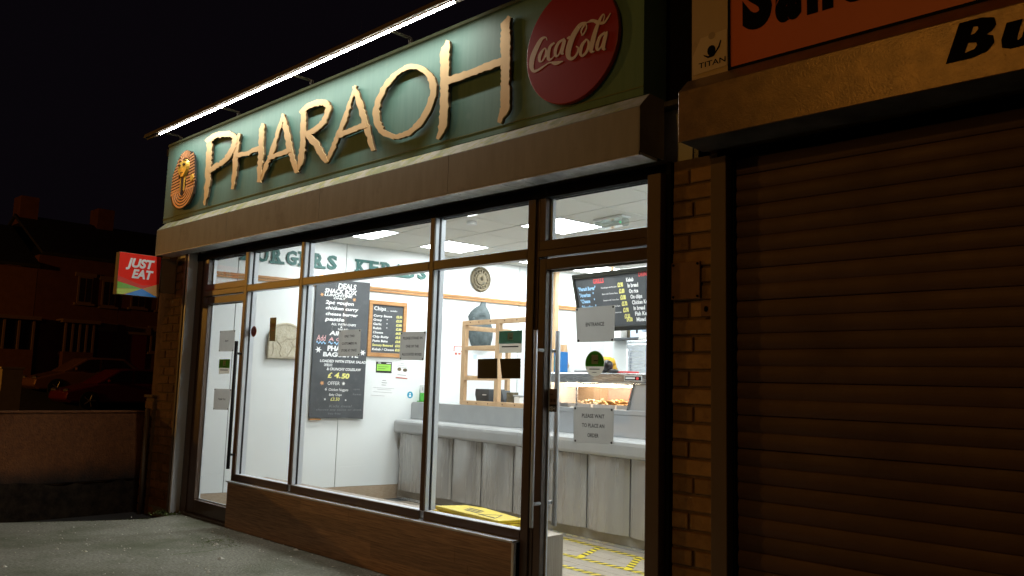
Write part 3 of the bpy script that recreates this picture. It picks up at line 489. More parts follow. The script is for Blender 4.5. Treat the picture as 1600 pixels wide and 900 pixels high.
SCRIPT = [[[-2.922,3.206,-2.927,3.206],[-2.923,3.21,-2.929,3.21],[-2.924,3.215,-2.931,3.215],[-2.926,3.22,-2.934,3.22],[-2.929,3.227,-2.937,3.223],[-2.936,3.232,-2.939,3.224],[-2.943,3.235,-2.941,3.224],[-2.951,3.237,-2.946,3.223],[-2.96,3.238,-2.95,3.222],[-2.97,3.237,-2.955,3.22],[-2.979,3.234,-2.96,3.216],[-2.988,3.228,-2.965,3.21],[-2.997,3.221,-2.971,3.202],[-3.005,3.213,-2.977,3.193],[-3.013,3.203,-2.983,3.183],[-3.021,3.194,-2.989,3.174],[-3.028,3.185,-2.995,3.164],[-3.035,3.175,-3.001,3.155],[-3.041,3.165,-3.006,3.145],[-3.047,3.155,-3.011,3.135],[-3.052,3.144,-3.015,3.126],[-3.055,3.133,-3.018,3.117],[-3.058,3.122,-3.021,3.107],[-3.059,3.111,-3.022,3.098],[-3.06,3.1,-3.023,3.089],[-3.059,3.09,-3.024,3.082],[-3.057,3.08,-3.023,3.075],[-3.053,3.071,-3.023,3.069],[-3.048,3.062,-3.021,3.064],[-3.042,3.054,-3.02,3.06],[-3.035,3.047,-3.019,3.057],[-3.026,3.041,-3.018,3.056],[-3.017,3.038,-3.017,3.055],[-3.008,3.037,-3.013,3.053],[-3.0,3.037,-3.007,3.053],[-2.992,3.038,-3.0,3.052],[-2.983,3.04,-2.991,3.053],[-2.973,3.043,-2.981,3.055],[-2.962,3.046,-2.97,3.057],[-2.952,3.05,-2.959,3.06],[-2.942,3.053,-2.949,3.062],[-2.933,3.056,-2.939,3.064],[-2.924,3.059,-2.93,3.067],[-2.916,3.062,-2.921,3.069],[-2.907,3.063,-2.911,3.07],[-2.899,3.063,-2.902,3.071],[-2.891,3.06,-2.891,3.07],[-2.884,3.056,-2.881,3.069],[-2.876,3.05,-2.872,3.066],[-2.866,3.044,-2.864,3.065],[-2.853,3.04,-2.857,3.063],[-2.841,3.04,-2.847,3.061],[-2.828,3.041,-2.835,3.059],[-2.817,3.044,-2.822,3.056],[-2.808,3.047,-2.811,3.054],[-2.801,3.048,-2.803,3.052]],[[-2.953,3.166,-2.945,3.159],[-2.958,3.163,-2.948,3.155],[-2.965,3.159,-2.952,3.148],[-2.974,3.154,-2.957,3.141],[-2.981,3.147,-2.961,3.134],[-2.987,3.14,-2.964,3.127],[-2.99,3.132,-2.966,3.121],[-2.992,3.124,-2.968,3.114],[-2.992,3.115,-2.969,3.107],[-2.991,3.106,-2.97,3.102],[-2.988,3.098,-2.97,3.099],[-2.982,3.091,-2.971,3.099],[-2.973,3.087,-2.97,3.097],[-2.965,3.085,-2.968,3.096],[-2.958,3.086,-2.964,3.095],[-2.952,3.089,-2.959,3.096],[-2.946,3.094,-2.955,3.101],[-2.939,3.101,-2.949,3.108],[-2.931,3.109,-2.944,3.117],[-2.925,3.117,-2.94,3.125],[-2.921,3.125,-2.938,3.132],[-2.92,3.133,-2.937,3.138],[-2.921,3.141,-2.937,3.144],[-2.924,3.148,-2.938,3.15],[-2.927,3.155,-2.939,3.155],[-2.93,3.16,-2.94,3.158],[-2.935,3.165,-2.94,3.158],[-2.941,3.167,-2.94,3.158],[-2.946,3.167,-2.942,3.158],[-2.949,3.167,-2.945,3.158],[-2.95,3.167,-2.947,3.159]],[[-2.872,3.182,-2.863,3.17],[-2.876,3.181,-2.868,3.169],[-2.883,3.179,-2.874,3.167],[-2.891,3.178,-2.88,3.164],[-2.9,3.174,-2.886,3.161],[-2.907,3.169,-2.89,3.157],[-2.913,3.163,-2.893,3.151],[-2.917,3.155,-2.896,3.144],[-2.921,3.146,-2.897,3.135],[-2.924,3.138,-2.899,3.127],[-2.926,3.129,-2.9,3.119],[-2.927,3.12,-2.9,3.112],[-2.927,3.111,-2.901,3.104],[-2.925,3.101,-2.9,3.097],[-2.922,3.092,-2.9,3.092],[-2.915,3.083,-2.901,3.092],[-2.903,3.077,-2.904,3.092],[-2.894,3.078,-2.901,3.091],[-2.887,3.08,-2.894,3.091],[-2.881,3.084,-2.887,3.091],[-2.876,3.087,-2.881,3.093],[-2.872,3.091,-2.876,3.095],[-2.868,3.096,-2.872,3.099],[-2.864,3.101,-2.869,3.104],[-2.861,3.106,-2.866,3.108],[-2.859,3.109,-2.863,3.111]],[[-2.8,3.183,-2.793,3.171],[-2.806,3.182,-2.799,3.17],[-2.814,3.182,-2.806,3.169],[-2.824,3.18,-2.815,3.167],[-2.834,3.178,-2.823,3.164],[-2.843,3.174,-2.829,3.16],[-2.851,3.168,-2.833,3.155],[-2.857,3.161,-2.838,3.148],[-2.863,3.153,-2.842,3.14],[-2.868,3.144,-2.845,3.133],[-2.871,3.136,-2.847,3.126],[-2.872,3.127,-2.849,3.119],[-2.872,3.117,-2.85,3.111],[-2.871,3.108,-2.85,3.104],[-2.869,3.099,-2.849,3.099],[-2.863,3.091,-2.849,3.098],[-2.854,3.086,-2.851,3.098],[-2.846,3.085,-2.85,3.097],[-2.839,3.087,-2.846,3.097],[-2.832,3.092,-2.84,3.099],[-2.826,3.099,-2.834,3.104],[-2.817,3.112,-2.827,3.117],[-2.812,3.121,-2.823,3.127],[-2.807,3.13,-2.819,3.137],[-2.801,3.14,-2.815,3.147],[-2.796,3.149,-2.811,3.158],[-2.787,3.164,-2.805,3.175],[-2.787,3.167,-2.798,3.185],[-2.804,3.175,-2.782,3.165],[-2.809,3.16,-2.786,3.149],[-2.816,3.141,-2.792,3.13],[-2.822,3.122,-2.798,3.111],[-2.824,3.108,-2.801,3.1],[-2.821,3.097,-2.802,3.098],[-2.81,3.089,-2.805,3.1],[-2.802,3.088,-2.804,3.098],[-2.798,3.09,-2.8,3.096],[-2.796,3.09,-2.796,3.094]],[[-2.77,3.167,-2.779,3.178],[-2.767,3.168,-2.776,3.179],[-2.763,3.169,-2.772,3.181],[-2.758,3.171,-2.767,3.182],[-2.753,3.173,-2.762,3.184],[-2.75,3.174,-2.759,3.185]],[[-2.666,3.165,-2.672,3.165],[-2.667,3.168,-2.674,3.169],[-2.668,3.173,-2.676,3.173],[-2.67,3.179,-2.679,3.18],[-2.67,3.184,-2.681,3.187],[-2.669,3.188,-2.68,3.194],[-2.666,3.193,-2.677,3.2],[-2.662,3.199,-2.672,3.207],[-2.656,3.205,-2.666,3.213],[-2.651,3.211,-2.661,3.218],[-2.647,3.215,-2.656,3.223],[-2.644,3.218,-2.653,3.226],[-2.641,3.219,-2.649,3.228],[-2.638,3.221,-2.647,3.23],[-2.636,3.227,-2.647,3.226],[-2.644,3.232,-2.643,3.221],[-2.65,3.234,-2.646,3.221],[-2.658,3.236,-2.652,3.22],[-2.668,3.238,-2.659,3.219],[-2.68,3.238,-2.666,3.217],[-2.691,3.235,-2.672,3.213],[-2.702,3.23,-2.679,3.208],[-2.712,3.222,-2.687,3.2],[-2.723,3.213,-2.696,3.191],[-2.733,3.203,-2.704,3.181],[-2.743,3.193,-2.712,3.171],[-2.752,3.181,-2.719,3.16],[-2.76,3.167,-2.726,3.147],[-2.768,3.154,-2.732,3.133],[-2.774,3.14,-2.737,3.12],[-2.779,3.127,-2.741,3.108],[-2.782,3.115,-2.744,3.098],[-2.784,3.103,-2.746,3.089],[-2.784,3.092,-2.747,3.081],[-2.783,3.081,-2.747,3.074],[-2.78,3.071,-2.747,3.068],[-2.775,3.061,-2.746,3.064],[-2.769,3.052,-2.745,3.061],[-2.76,3.045,-2.744,3.059],[-2.75,3.039,-2.743,3.057],[-2.74,3.037,-2.742,3.056],[-2.73,3.037,-2.739,3.055],[-2.722,3.04,-2.733,3.055],[-2.714,3.043,-2.726,3.056],[-2.707,3.048,-2.719,3.059],[-2.702,3.053,-2.713,3.062],[-2.697,3.059,-2.708,3.067],[-2.692,3.067,-2.704,3.074],[-2.688,3.075,-2.7,3.081],[-2.686,3.083,-2.698,3.088],[-2.685,3.09,-2.697,3.093],[-2.688,3.097,-2.697,3.096],[-2.693,3.103,-2.7,3.099],[-2.699,3.108,-2.704,3.102],[-2.703,3.111,-2.708,3.105],[-2.706,3.113,-2.711,3.108]],[[-2.648,3.224,-2.639,3.223],[-2.647,3.22,-2.638,3.219],[-2.645,3.214,-2.636,3.213],[-2.643,3.208,-2.635,3.206],[-2.643,3.202,-2.634,3.199],[-2.643,3.196,-2.634,3.192],[-2.645,3.191,-2.637,3.185],[-2.649,3.184,-2.641,3.179],[-2.654,3.178,-2.646,3.172],[-2.659,3.173,-2.651,3.166],[-2.663,3.169,-2.655,3.162],[-2.665,3.167,-2.66,3.16],[-2.668,3.166,-2.664,3.159],[-2.67,3.166,-2.668,3.159],[-2.673,3.166,-2.671,3.16],[-2.675,3.166,-2.673,3.16]],[[-2.641,3.135,-2.634,3.128],[-2.646,3.132,-2.637,3.124],[-2.653,3.129,-2.642,3.119],[-2.661,3.124,-2.647,3.112],[-2.67,3.119,-2.652,3.105],[-2.676,3.112,-2.656,3.099],[-2.681,3.105,-2.659,3.092],[-2.685,3.096,-2.662,3.084],[-2.687,3.087,-2.664,3.077],[-2.689,3.078,-2.666,3.07],[-2.689,3.07,-2.667,3.064],[-2.688,3.062,-2.666,3.059],[-2.685,3.054,-2.666,3.054],[-2.68,3.047,-2.665,3.051],[-2.673,3.04,-2.665,3.049],[-2.663,3.036,-2.666,3.05],[-2.655,3.037,-2.663,3.05],[-2.646,3.04,-2.657,3.052],[-2.638,3.044,-2.65,3.056],[-2.63,3.049,-2.644,3.061],[-2.624,3.056,-2.64,3.067],[-2.619,3.064,-2.636,3.074],[-2.616,3.074,-2.632,3.082],[-2.613,3.085,-2.63,3.092],[-2.612,3.095,-2.628,3.101],[-2.612,3.105,-2.628,3.108],[-2.615,3.113,-2.629,3.113],[-2.621,3.121,-2.631,3.117],[-2.626,3.126,-2.634,3.122],[-2.631,3.13,-2.638,3.127],[-2.634,3.133,-2.64,3.13]],[[-2.634,3.221,-2.637,3.227],[-2.628,3.221,-2.632,3.228],[-2.62,3.22,-2.625,3.23],[-2.612,3.22,-2.617,3.232],[-2.603,3.218,-2.608,3.234],[-2.597,3.216,-2.598,3.233],[-2.592,3.214,-2.588,3.23],[-2.587,3.21,-2.579,3.225],[-2.58,3.204,-2.571,3.221],[-2.572,3.199,-2.564,3.217],[-2.563,3.194,-2.557,3.213],[-2.555,3.19,-2.55,3.209],[-2.545,3.187,-2.542,3.205],[-2.536,3.184,-2.535,3.2],[-2.526,3.182,-2.528,3.197],[-2.516,3.183,-2.523,3.196],[-2.508,3.186,-2.518,3.197],[-2.502,3.191,-2.512,3.2],[-2.497,3.197,-2.506,3.205],[-2.492,3.203,-2.501,3.21],[-2.488,3.209,-2.495,3.215],[-2.485,3.213,-2.491,3.218],[-2.481,3.218,-2.487,3.222],[-2.478,3.223,-2.483,3.226],[-2.476,3.226,-2.48,3.23],[-2.474,3.229,-2.478,3.232]],[[-2.524,3.187,-2.531,3.19],[-2.523,3.192,-2.529,3.196],[-2.52,3.2,-2.526,3.204],[-2.517,3.209,-2.523,3.213],[-2.514,3.218,-2.52,3.221],[-2.513,3.225,-2.519,3.227],[-2.514,3.23,-2.52,3.231],[-2.516,3.235,-2.521,3.234],[-2.52,3.24,-2.522,3.235],[-2.526,3.242,-2.523,3.235],[-2.532,3.24,-2.525,3.233],[-2.538,3.235,-2.529,3.228],[-2.546,3.229,-2.534,3.22],[-2.554,3.22,-2.539,3.209],[-2.562,3.209,-2.545,3.198],[-2.57,3.198,-2.55,3.185],[-2.578,3.184,-2.555,3.171],[-2.586,3.168,-2.561,3.154],[-2.594,3.151,-2.567,3.136],[-2.601,3.134,-2.572,3.119],[-2.606,3.119,-2.576,3.104],[-2.61,3.105,-2.58,3.091],[-2.614,3.091,-2.584,3.078],[-2.616,3.078,-2.587,3.066],[-2.616,3.066,-2.59,3.057],[-2.614,3.054,-2.591,3.052],[-2.605,3.043,-2.594,3.054],[-2.593,3.04,-2.595,3.054],[-2.586,3.041,-2.589,3.051],[-2.58,3.044,-2.583,3.05],[-2.577,3.045,-2.578,3.048]],[[-2.514,3.138,-2.507,3.127],[-2.519,3.137,-2.511,3.125],[-2.526,3.135,-2.517,3.123],[-2.534,3.133,-2.524,3.12],[-2.542,3.129,-2.53,3.117],[-2.55,3.124,-2.535,3.112],[-2.556,3.117,-2.539,3.106],[-2.561,3.108,-2.543,3.097],[-2.566,3.099,-2.546,3.088],[-2.57,3.089,-2.549,3.079],[-2.573,3.081,-2.551,3.071],[-2.574,3.073,-2.552,3.065],[-2.574,3.065,-2.553,3.059],[-2.573,3.057,-2.553,3.054],[-2.57,3.05,-2.553,3.052],[-2.562,3.042,-2.556,3.054],[-2.553,3.041,-2.557,3.054],[-2.547,3.042,-2.554,3.053],[-2.541,3.046,-2.549,3.054],[-2.535,3.051,-2.543,3.058],[-2.529,3.059,-2.537,3.064],[-2.522,3.072,-2.531,3.077],[-2.517,3.081,-2.527,3.087],[-2.513,3.09,-2.524,3.096],[-2.508,3.099,-2.521,3.106],[-2.503,3.108,-2.517,3.116],[-2.496,3.122,-2.512,3.132],[-2.509,3.13,-2.493,3.134],[-2.512,3.128,-2.492,3.119],[-2.518,3.111,-2.496,3.101],[-2.521,3.1,-2.499,3.089],[-2.524,3.089,-2.502,3.078],[-2.527,3.078,-2.505,3.068],[-2.53,3.067,-2.508,3.058],[-2.532,3.051,-2.51,3.044],[-2.527,3.039,-2.511,3.043],[-2.515,3.032,-2.515,3.045],[-2.508,3.034,-2.512,3.043],[-2.504,3.036,-2.507,3.042],[-2.502,3.037,-2.503,3.041]]]
QU = {"only": [[-5.126, 1.621], [-4.852, 1.621], [-4.851, 1.428], [-5.124, 1.424]], "stand": [[-4.392, 1.589], [-4.122, 1.588], [-4.136, 1.395], [-4.392, 1.4]], "exit": [[-7.003, 1.662], [-6.717, 1.664], [-6.726, 1.475], [-7.002, 1.475]], "thank": [[-7.033, 1.141], [-6.713, 1.143], [-6.745, 0.961], [-7.029, 0.952]], "entrance": [[-2.849, 1.686], [-2.576, 1.691], [-2.58, 1.496], [-2.833, 1.495]], "wait": [[-2.849, 1.14], [-2.576, 1.142], [-2.575, 0.953], [-2.844, 0.947]], "hyg": [[-3.441, 1.572], [-3.25, 1.573], [-3.25, 1.44], [-3.435, 1.44]], "dark1": [[-3.62, 1.403], [-3.45, 1.407], [-3.447, 1.285], [-3.617, 1.283]], "dark2": [[-3.428, 1.405], [-3.257, 1.407], [-3.255, 1.288], [-3.407, 1.286]], "hygl": [[-6.978, 1.405], [-6.778, 1.407], [-6.775, 1.279], [-6.972, 1.272]], "push": [[-3.063, 1.233], [-2.97, 1.233], [-2.971, 1.107], [-3.062, 1.103]], "dmenu": [[-6.139, 1.752], [-6.038, 1.751], [-6.039, 1.554], [-6.126, 1.556]], "oval": [[-2.707, 1.378], [-2.641, 1.378], [-2.708, 1.447]], "red": [[-6.395, 1.643], [-6.352, 1.641], [-6.401, 1.687]]}

# ================================================================== GROUND
def slab(name, poly, z0, z1, mat, **kw):
    return obj(name, MB().prism(Pl((0, 0, 0), (1, 0, 0), (0, 0, 1), (0, 1, 0)), poly, z0, z1), mat, **kw)
slab('ground', [(-250, -250), (250, -250), (250, 250), (-250, 250)], -.6, -.10, m_ground, kind='structure')
slab('forecourt', [(-7.50, -.002), (-7.33, -.12), (-7.25, -.37), (-7.45, -.80), (-7.76, -1.37), (-8.05, -2.4), (-8.25, -7), (6, -7), (6, -.002)], -.3, 0.0, m_tarmac, kind='structure')
slab('bank', [(-60, -60), (-28.9, -60), (-28.9, 80), (-60, 80)], -.3, -.02, m_bank, kind='structure')
b = MB().prism(Pl((0, 0, 0), (0, 1, 0), (1, 0, 0)), [(-60, -.02), (-60, .01), (80, .01), (80, -.02)], -60, -29)
vs = b.v
bb = MB()
bb.add([(-29.2, -60, -.03), (-29.2, 80, -.03), (-34.5, 80, .9), (-34.5, -60, .9), (-60, 80, .95), (-60, -60, .95)], [(0, 1, 2, 3), (3, 2, 4, 5)])
obj('verge', bb, m_bank, kind='structure')
fl = MB()
for i in range(520):
    x = random.uniform(-7.6, -2.5); y = -random.random()**1.2*2.6-.05
    if x < -7.2+(-y)*-.3+0.3 and random.random() < .5: continue
    s = random.uniform(.003, .008)*(2.6 if random.random() < .05 else 1)
    a = random.uniform(0, 6.28)
    z = .002
    vs = []
    for k in range(5):
        q = a+k*1.2566
        r = s*random.uniform(.6, 1.4)
        vs.append((x+r*1.5*math.cos(q), y+r*math.sin(q), z))
    fl.add(vs + [(x, y, z+s*.8)], [(0, 1, 5), (1, 2, 5), (2, 3, 5), (3, 4, 5), (4, 0, 5)])
obj('gravel_flecks', fl, m_fleck, kind='stuff')
ms = MB()
for i in range(900):
    if random.random() < .75:
        q = random.random(); x = -7.26-q**1.3*.42; y = -.36-q*.95
        x += random.gauss(0, .02)-.02; y += random.gauss(0, .03); z = -.02
    else:
        x = random.uniform(-7.60, -7.30); y = -.10+random.gauss(0, .05); z = -.005
    h = random.uniform(.006, .028)
    a = random.uniform(0, 6.28); w_ = random.uniform(.004, .011)
    lx, ly = random.gauss(0, .012), random.gauss(0, .012)
    ms.add([(x-w_*math.cos(a), y-w_*math.sin(a), z), (x+w_*math.cos(a), y+w_*math.sin(a), z), (x+lx, y+ly, z+h)], [(0, 1, 2)])
obj('moss', ms, m_moss, kind='stuff')

sm = MB()
for pts in ([(-5.73, -.84), (-5.715, -.72), (-5.69, -.61), (-5.72, -.48), (-5.756, -.32)], [(-6.12, -.52), (-6.02, -.44), (-6.05, -.33), (-5.98, -.22)]):
    for (a, b_) in zip(pts, pts[1:]):
        w_ = random.uniform(.006, .014)
        sm.add([(a[0], a[1], .0015), (a[0]+w_, a[1]+.004, .0015), (b_[0]+w_, b_[1]+.004, .0015), (b_[0], b_[1], .0015)], [(0, 1, 2, 3)])
for i in range(420):
    x = random.gauss(-5.95, .13); y = random.gauss(-.36, .10)
    if y > -.06: continue
    s_ = random.uniform(.003, .009); a = random.uniform(0, 6.28)
    sm.add([(x+s_*math.cos(a), y+s_*math.sin(a), .001), (x+s_*math.cos(a+2.1), y+s_*math.sin(a+2.1), .001), (x+s_*math.cos(a+4.2), y+s_*math.sin(a+4.2), .003)], [(0, 1, 2)])
obj('mossy_crack', sm, m_moss, kind='stuff')

# ================================================================== SHOP BUILDING SHELL
bd = empty('shop_building', (-5.1, 2.7, 0), 'single storey takeaway shop building with a flat roof behind the long green sign', 'building')
obj('front_wall', MB().box(-8.12, -2.10, .10, .22, 2.42, 3.52), m_black, bd)
obj('side_wall', MB().box(-8.30, -8.13, .02, 5.9, -.1, 3.5), m_brickd, bd)
obj('party_wall', MB().box(-2.09, -1.98, .30, 5.9, -.1, 3.5), m_brickd, bd)
obj('rear_wall', MB().box(-8.129, -2.091, 5.75, 5.9, -.1, 3.5), m_brickd, bd)
obj('roof', MB().box(-8.35, -1.9, .0, 6.0, 3.525, 3.60), m_roof, bd)

def brick_mesh(w, h, d):
    i, e = .004, .004
    v = [(-w/2, 0, 0), (w/2, 0, 0), (w/2, 0, h), (-w/2, 0, h),
         (-w/2, -d+e, 0), (w/2, -d+e, 0), (w/2, -d+e, h), (-w/2, -d+e, h),
         (-w/2+i, -d, i), (w/2-i, -d, i), (w/2-i, -d, h-i), (-w/2+i, -d, h-i)]
    f = [(0, 1, 5, 4), (1, 2, 6, 5), (2, 3, 7, 6), (3, 0, 4, 7), (4, 5, 9, 8), (5, 6, 10, 9), (6, 7, 11, 10), (7, 4, 8, 11), (8, 9, 10, 11)]
    return MB().add(v, f)
def brick_pier(name, x0, x1, yf, z0, z1, widths, mat, label):
    t = empty(name, ((x0+x1)/2, yf+.1, z0), label, 'brick pier')
    obj('mortar_core', MB().box(x0+.004, x1-.004, yf+.012, yf+.29, z0, z1), m_mortar, t)
    cache = {}
    P, J = .084, .014
    n = int((z1-z0)/P)
    for c in range(n):
        x = x0
        row = widths[c % len(widths)]
        for wq in row:
            key = round(wq, 3)
            if key not in cache: cache[key] = mesh('brick', brick_mesh(wq-J, P-J, .10), mat)
            piece('brick', cache[key], (x+wq/2, yf+.10+random.uniform(-.003, .003), z0+c*P+J/2), t, (0, random.uniform(-.008, .008), random.uniform(-.006, .006)))
            x += wq
    return t
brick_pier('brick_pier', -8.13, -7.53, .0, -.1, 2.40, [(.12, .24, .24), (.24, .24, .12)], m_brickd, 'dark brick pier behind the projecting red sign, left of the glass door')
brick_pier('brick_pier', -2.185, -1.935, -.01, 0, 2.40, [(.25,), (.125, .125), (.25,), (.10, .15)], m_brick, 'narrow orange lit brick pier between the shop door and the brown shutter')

# lower boundary wall running out to the street
bw = empty('boundary_wall', (-8.42, -4, -.1), 'low rough rendered wall with shade painted along its foot left of the shop', 'wall')
w_ = MB(); n = 30
for i in range(n):
    pass
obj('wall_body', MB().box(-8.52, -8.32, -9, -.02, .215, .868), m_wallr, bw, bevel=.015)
obj('coping', MB().box(-8.53, -8.312, -9, -.022, .8685, .885), m_wallr, bw, bevel=.006)
shade_mb = MB()
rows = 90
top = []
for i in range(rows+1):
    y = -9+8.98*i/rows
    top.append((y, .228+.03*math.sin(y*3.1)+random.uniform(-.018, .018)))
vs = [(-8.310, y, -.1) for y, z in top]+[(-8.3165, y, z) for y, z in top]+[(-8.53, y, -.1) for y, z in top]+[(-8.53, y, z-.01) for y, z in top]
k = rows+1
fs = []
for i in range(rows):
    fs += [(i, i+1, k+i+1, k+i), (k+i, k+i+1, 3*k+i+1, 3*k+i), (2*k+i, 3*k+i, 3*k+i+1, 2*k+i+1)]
shade_mb.add(vs, fs)
obj('shaded_foot', shade_mb, m_footshade, bw)  # ragged dark band, shade along the wall foot given as colour
ep = empty('wall_pier', (-8.2, -.1, -.1), 'short brick end pier where the low rendered wall meets the shop', 'brick pier')
obj('mortar_core', MB().box(-8.315, -8.136, -.02, .2, -.1, 1.02), m_mortar, ep)
bm_ = mesh('brick', brick_mesh(.172, .070, .06), m_brickd)
for c in range(13):
    piece('brick', bm_, (-8.226, .0+.03, -.1+c*.084+.007), ep, (0, 0, random.uniform(-.01, .01)))
obj('coping', MB().box(-8.325, -8.125, -.045, .2, 1.022, 1.05), m_mortar, ep, bevel=.006)
obj('drainpipe', MB().tube((-8.145, -.065, -.1), (-8.145, -.065, .92), .022, 10), m_trough, ep, smooth=True)

# ================================================================== SHOPFRONT
sf = empty('shopfront', (-4.8, 0, 0), 'brown aluminium shopfront of tall glass panes between two glazed doors', 'shopfront')
def mull(x0, x1, z0, z1, name='mullion', depth=.09):
    a = obj(name, MB().box(x0+.002, x1-.002, .004, depth, z0, z1), m_silver, sf, bevel=.002)
    obj('front_cap', MB().box(x0, x1, -.012, .003, z0, z1), m_frame, a, bevel=.003)
    obj('gasket', MB().box(x0-.003, x1+.003, .036, .049, z0, z1), m_gasket, a)
    return a
def bar(x0, x1, z0, z1, name='transom', depth=.062, yf=-.012):
    a = obj(name, MB().box(x0, x1, .004, depth, z0+.002, z1-.002), m_silver, sf, bevel=.002)
    obj('front_cap', MB().box(x0, x1, yf, .003, z0, z1), m_frame, a, bevel=.003)
    return a
ZT, ZH, ZS = 1.985, 2.335, .440
mull(-6.505, -6.452, .04, ZH)
mull(-5.617, -5.577, ZS, ZH)
mull(-4.047, -4.007, ZS, ZH)
obj('head', MB().box(-7.53, -2.2, -.008, .085, ZH+.001, 2.399), m_black, sf)
for a, b_ in ((-6.450, -5.619), (-5.575, -4.049), (-4.005, -3.172)):
    bar(a, b_, ZT, 2.045)
    bar(a, b_, .385, ZS-.001, 'bottom_rail')
    for z0, z1 in ((ZS, ZT-.001), (2.046, ZH)):
        obj('window_pane', MB().box(a+.001, b_-.001, .040, .046, z0+.001, z1-.001), m_glass, sf)
obj('sill_trim', MB().box(-6.49, -3.175, -.066, .003, .3715, .3845), m_silver, sf, bevel=.003)
# post between window and entrance door (three profiles)
obj('door_post', MB().box(-3.170, -3.112, -.012, .09, 0, ZH), m_frame, sf, bevel=.004)
obj('door_post', MB().box(-3.1105, -3.088, .0, .085, 0, ZH), m_frame, sf, bevel=.004)
# left door frame
obj('door_jamb', MB().box(-7.43, -7.335, .0, .09, 0, ZH), m_frame, sf, bevel=.004)
obj('door_jamb', MB().box(-7.334, -7.262, .012, .085, 0, ZH), m_frame, sf, bevel=.004)
obj('threshold', MB().box(-7.33, -6.51, -.03, .10, .0, .026), m_frame, sf, bevel=.004)
obj('threshold', MB().box(-3.08, -2.31, -.03, .10, .0, .026), m_frame, sf, bevel=.004)
def door(x0, x1, st0, st1, name, lab):
    """glazed leaf; st0/st1 stile widths"""
    d = obj(name, MB().box(x0, x0+st0, .004, .06, .03, 1.978), m_frame, sf, bevel=.004)
    d['label'] = lab
    obj('stile', MB().box(x1-st1, x1, .004, .06, .03, 1.978), m_frame, d, bevel=.003)
    obj('top_rail', MB().box(x0+st0+.0005, x1-st1-.0005, .005, .059, 1.912, 1.977), m_frame, d, bevel=.003)
    obj('bottom_rail', MB().box(x0+st0+.0005, x1-st1-.0005, .005, .059, .031, .143), m_frame, d, bevel=.003)
    g0, g1 = x0+st0, x1-st1
    obj('glass', MB().box(g0+.0005, g1-.0005, .040, .046, .144, 1.911), m_glass, d)
    r = MB()
    r.box(g0+.0006, g0+.010, .0475, .0585, .1445, 1.9105); r.box(g1-.010, g1-.0006, .0475, .0585, .1445, 1.9105)
    r.box(g0+.0105, g1-.0105, .0475, .0585, .1435, .152); r.box(g0+.0105, g1-.0105, .0475, .0585, 1.903, 1.9115)
    obj('glazing_bead', r, m_silver, d)
    return d
dl = door(-7.260, -6.507, .078, .010, 'glass_door', 'closed left glass door beside the pier')
dr = door(-3.086, -2.268, .052, .064, 'glass_door', 'right entrance glass door with posters and pull handles')
# fanlights
def fan(x0, x1, z0, z1, fr, name='fanlight'):
    f_ = obj(name, MB().box(x0, x1, .0, .062, z0, z0+fr), m_frame, sf, bevel=.003)
    obj('fanlight_stile', MB().box(x0, x0+fr*.75, .001, .062, z0+fr+.0005, z1), m_frame, f_, bevel=.003)
    obj('fanlight_stile', MB().box(x1-fr*.2, x1, .001, .062, z0+fr+.0005, z1), m_frame, f_, bevel=.003)
    a, b_ = x0+fr*.75, x1-fr*.2
    obj('fanlight_bead', MB().box(a+.0005, a+.016, .047, .075, z0+fr+.001, z1), m_silver, f_)
    obj('glass', MB().box(a+.0005, b_-.0005, .040, .046, z0+fr+.001, z1), m_glass, f_)
obj('door_transom', MB().box(-7.26, -6.507, -.010, .085, 1.986, 2.036), m_frame, sf, bevel=.003)
obj('door_transom', MB().box(-3.086, -2.268, -.010, .085, 1.986, 2.026), m_frame, sf, bevel=.003)
fan(-7.26, -6.507, 2.0375, ZH, .058)
fan(-3.086, -2.30, 2.0275, ZH, .056)
obj('frame_stile', MB().box(-2.299, -2.2685, .0, .085, 2.0275, ZH), m_frame, sf, bevel=.003)
obj('frame_stile', MB().box(-2.2665, -2.245, -.005, .09, 0, ZH), m_frame, sf, bevel=.003)
def handle(x, y, z0, z1, mat, s, parent, r=.0125):
    h = obj('pull_handle', MB().tube((x, y, z0), (x, y, z1), r, 12), mat, parent, smooth=True)
    return h
m_hblack = M('handle_black', (.010, .009, .008), rough=.55, spec=.3)
h1 = handle(-6.470, -.062, .483, 1.555, m_hblack, 1, dl, .015)
h2 = handle(-3.040, -.062, .475, 1.56, m_silver, 1, dr, .011)
h3 = handle(-3.012, .098, .475, 1.565, m_silver, 1, dr, .015)
for x, y0, y1, par, mt in ((-6.470, -.062, -.013, dl, m_hblack), (-3.040, -.062, .003, dr, m_silver), (-3.03, .061, .098, dr, m_silver)):
    for z in (.60, 1.45):
        obj('handle_stud', MB().tube((x, y0, z), (x, y1, z), .010, 8), mt, par, smooth=True)
# stall riser with laminate planks
rs = obj('stall_riser', MB().box(-6.49, -3.176, -.030, .09, 0, .370), m_print, sf)
for r_, (z0, z1) in enumerate(((.003, .090), (.0908, .183), (.1838, .276), (.2768, .3695))):
    x = -6.488-random.random()*.55
    while x < -3.20:
        w_ = random.uniform(.55, 1.05)
        a, b_ = max(x, -6.489), min(x+w_, -3.197)
        if b_-a > .03:
            obj('plank', MB().box(a+.0005, b_-.0005, -.046-random.random()*.0008, -.031, z0, z1), m_riser, rs)
        x += w_
obj('end_trim', MB().box(-3.196, -3.176, -.052, -.0305, .0, .3715), m_silver, rs, bevel=.003)
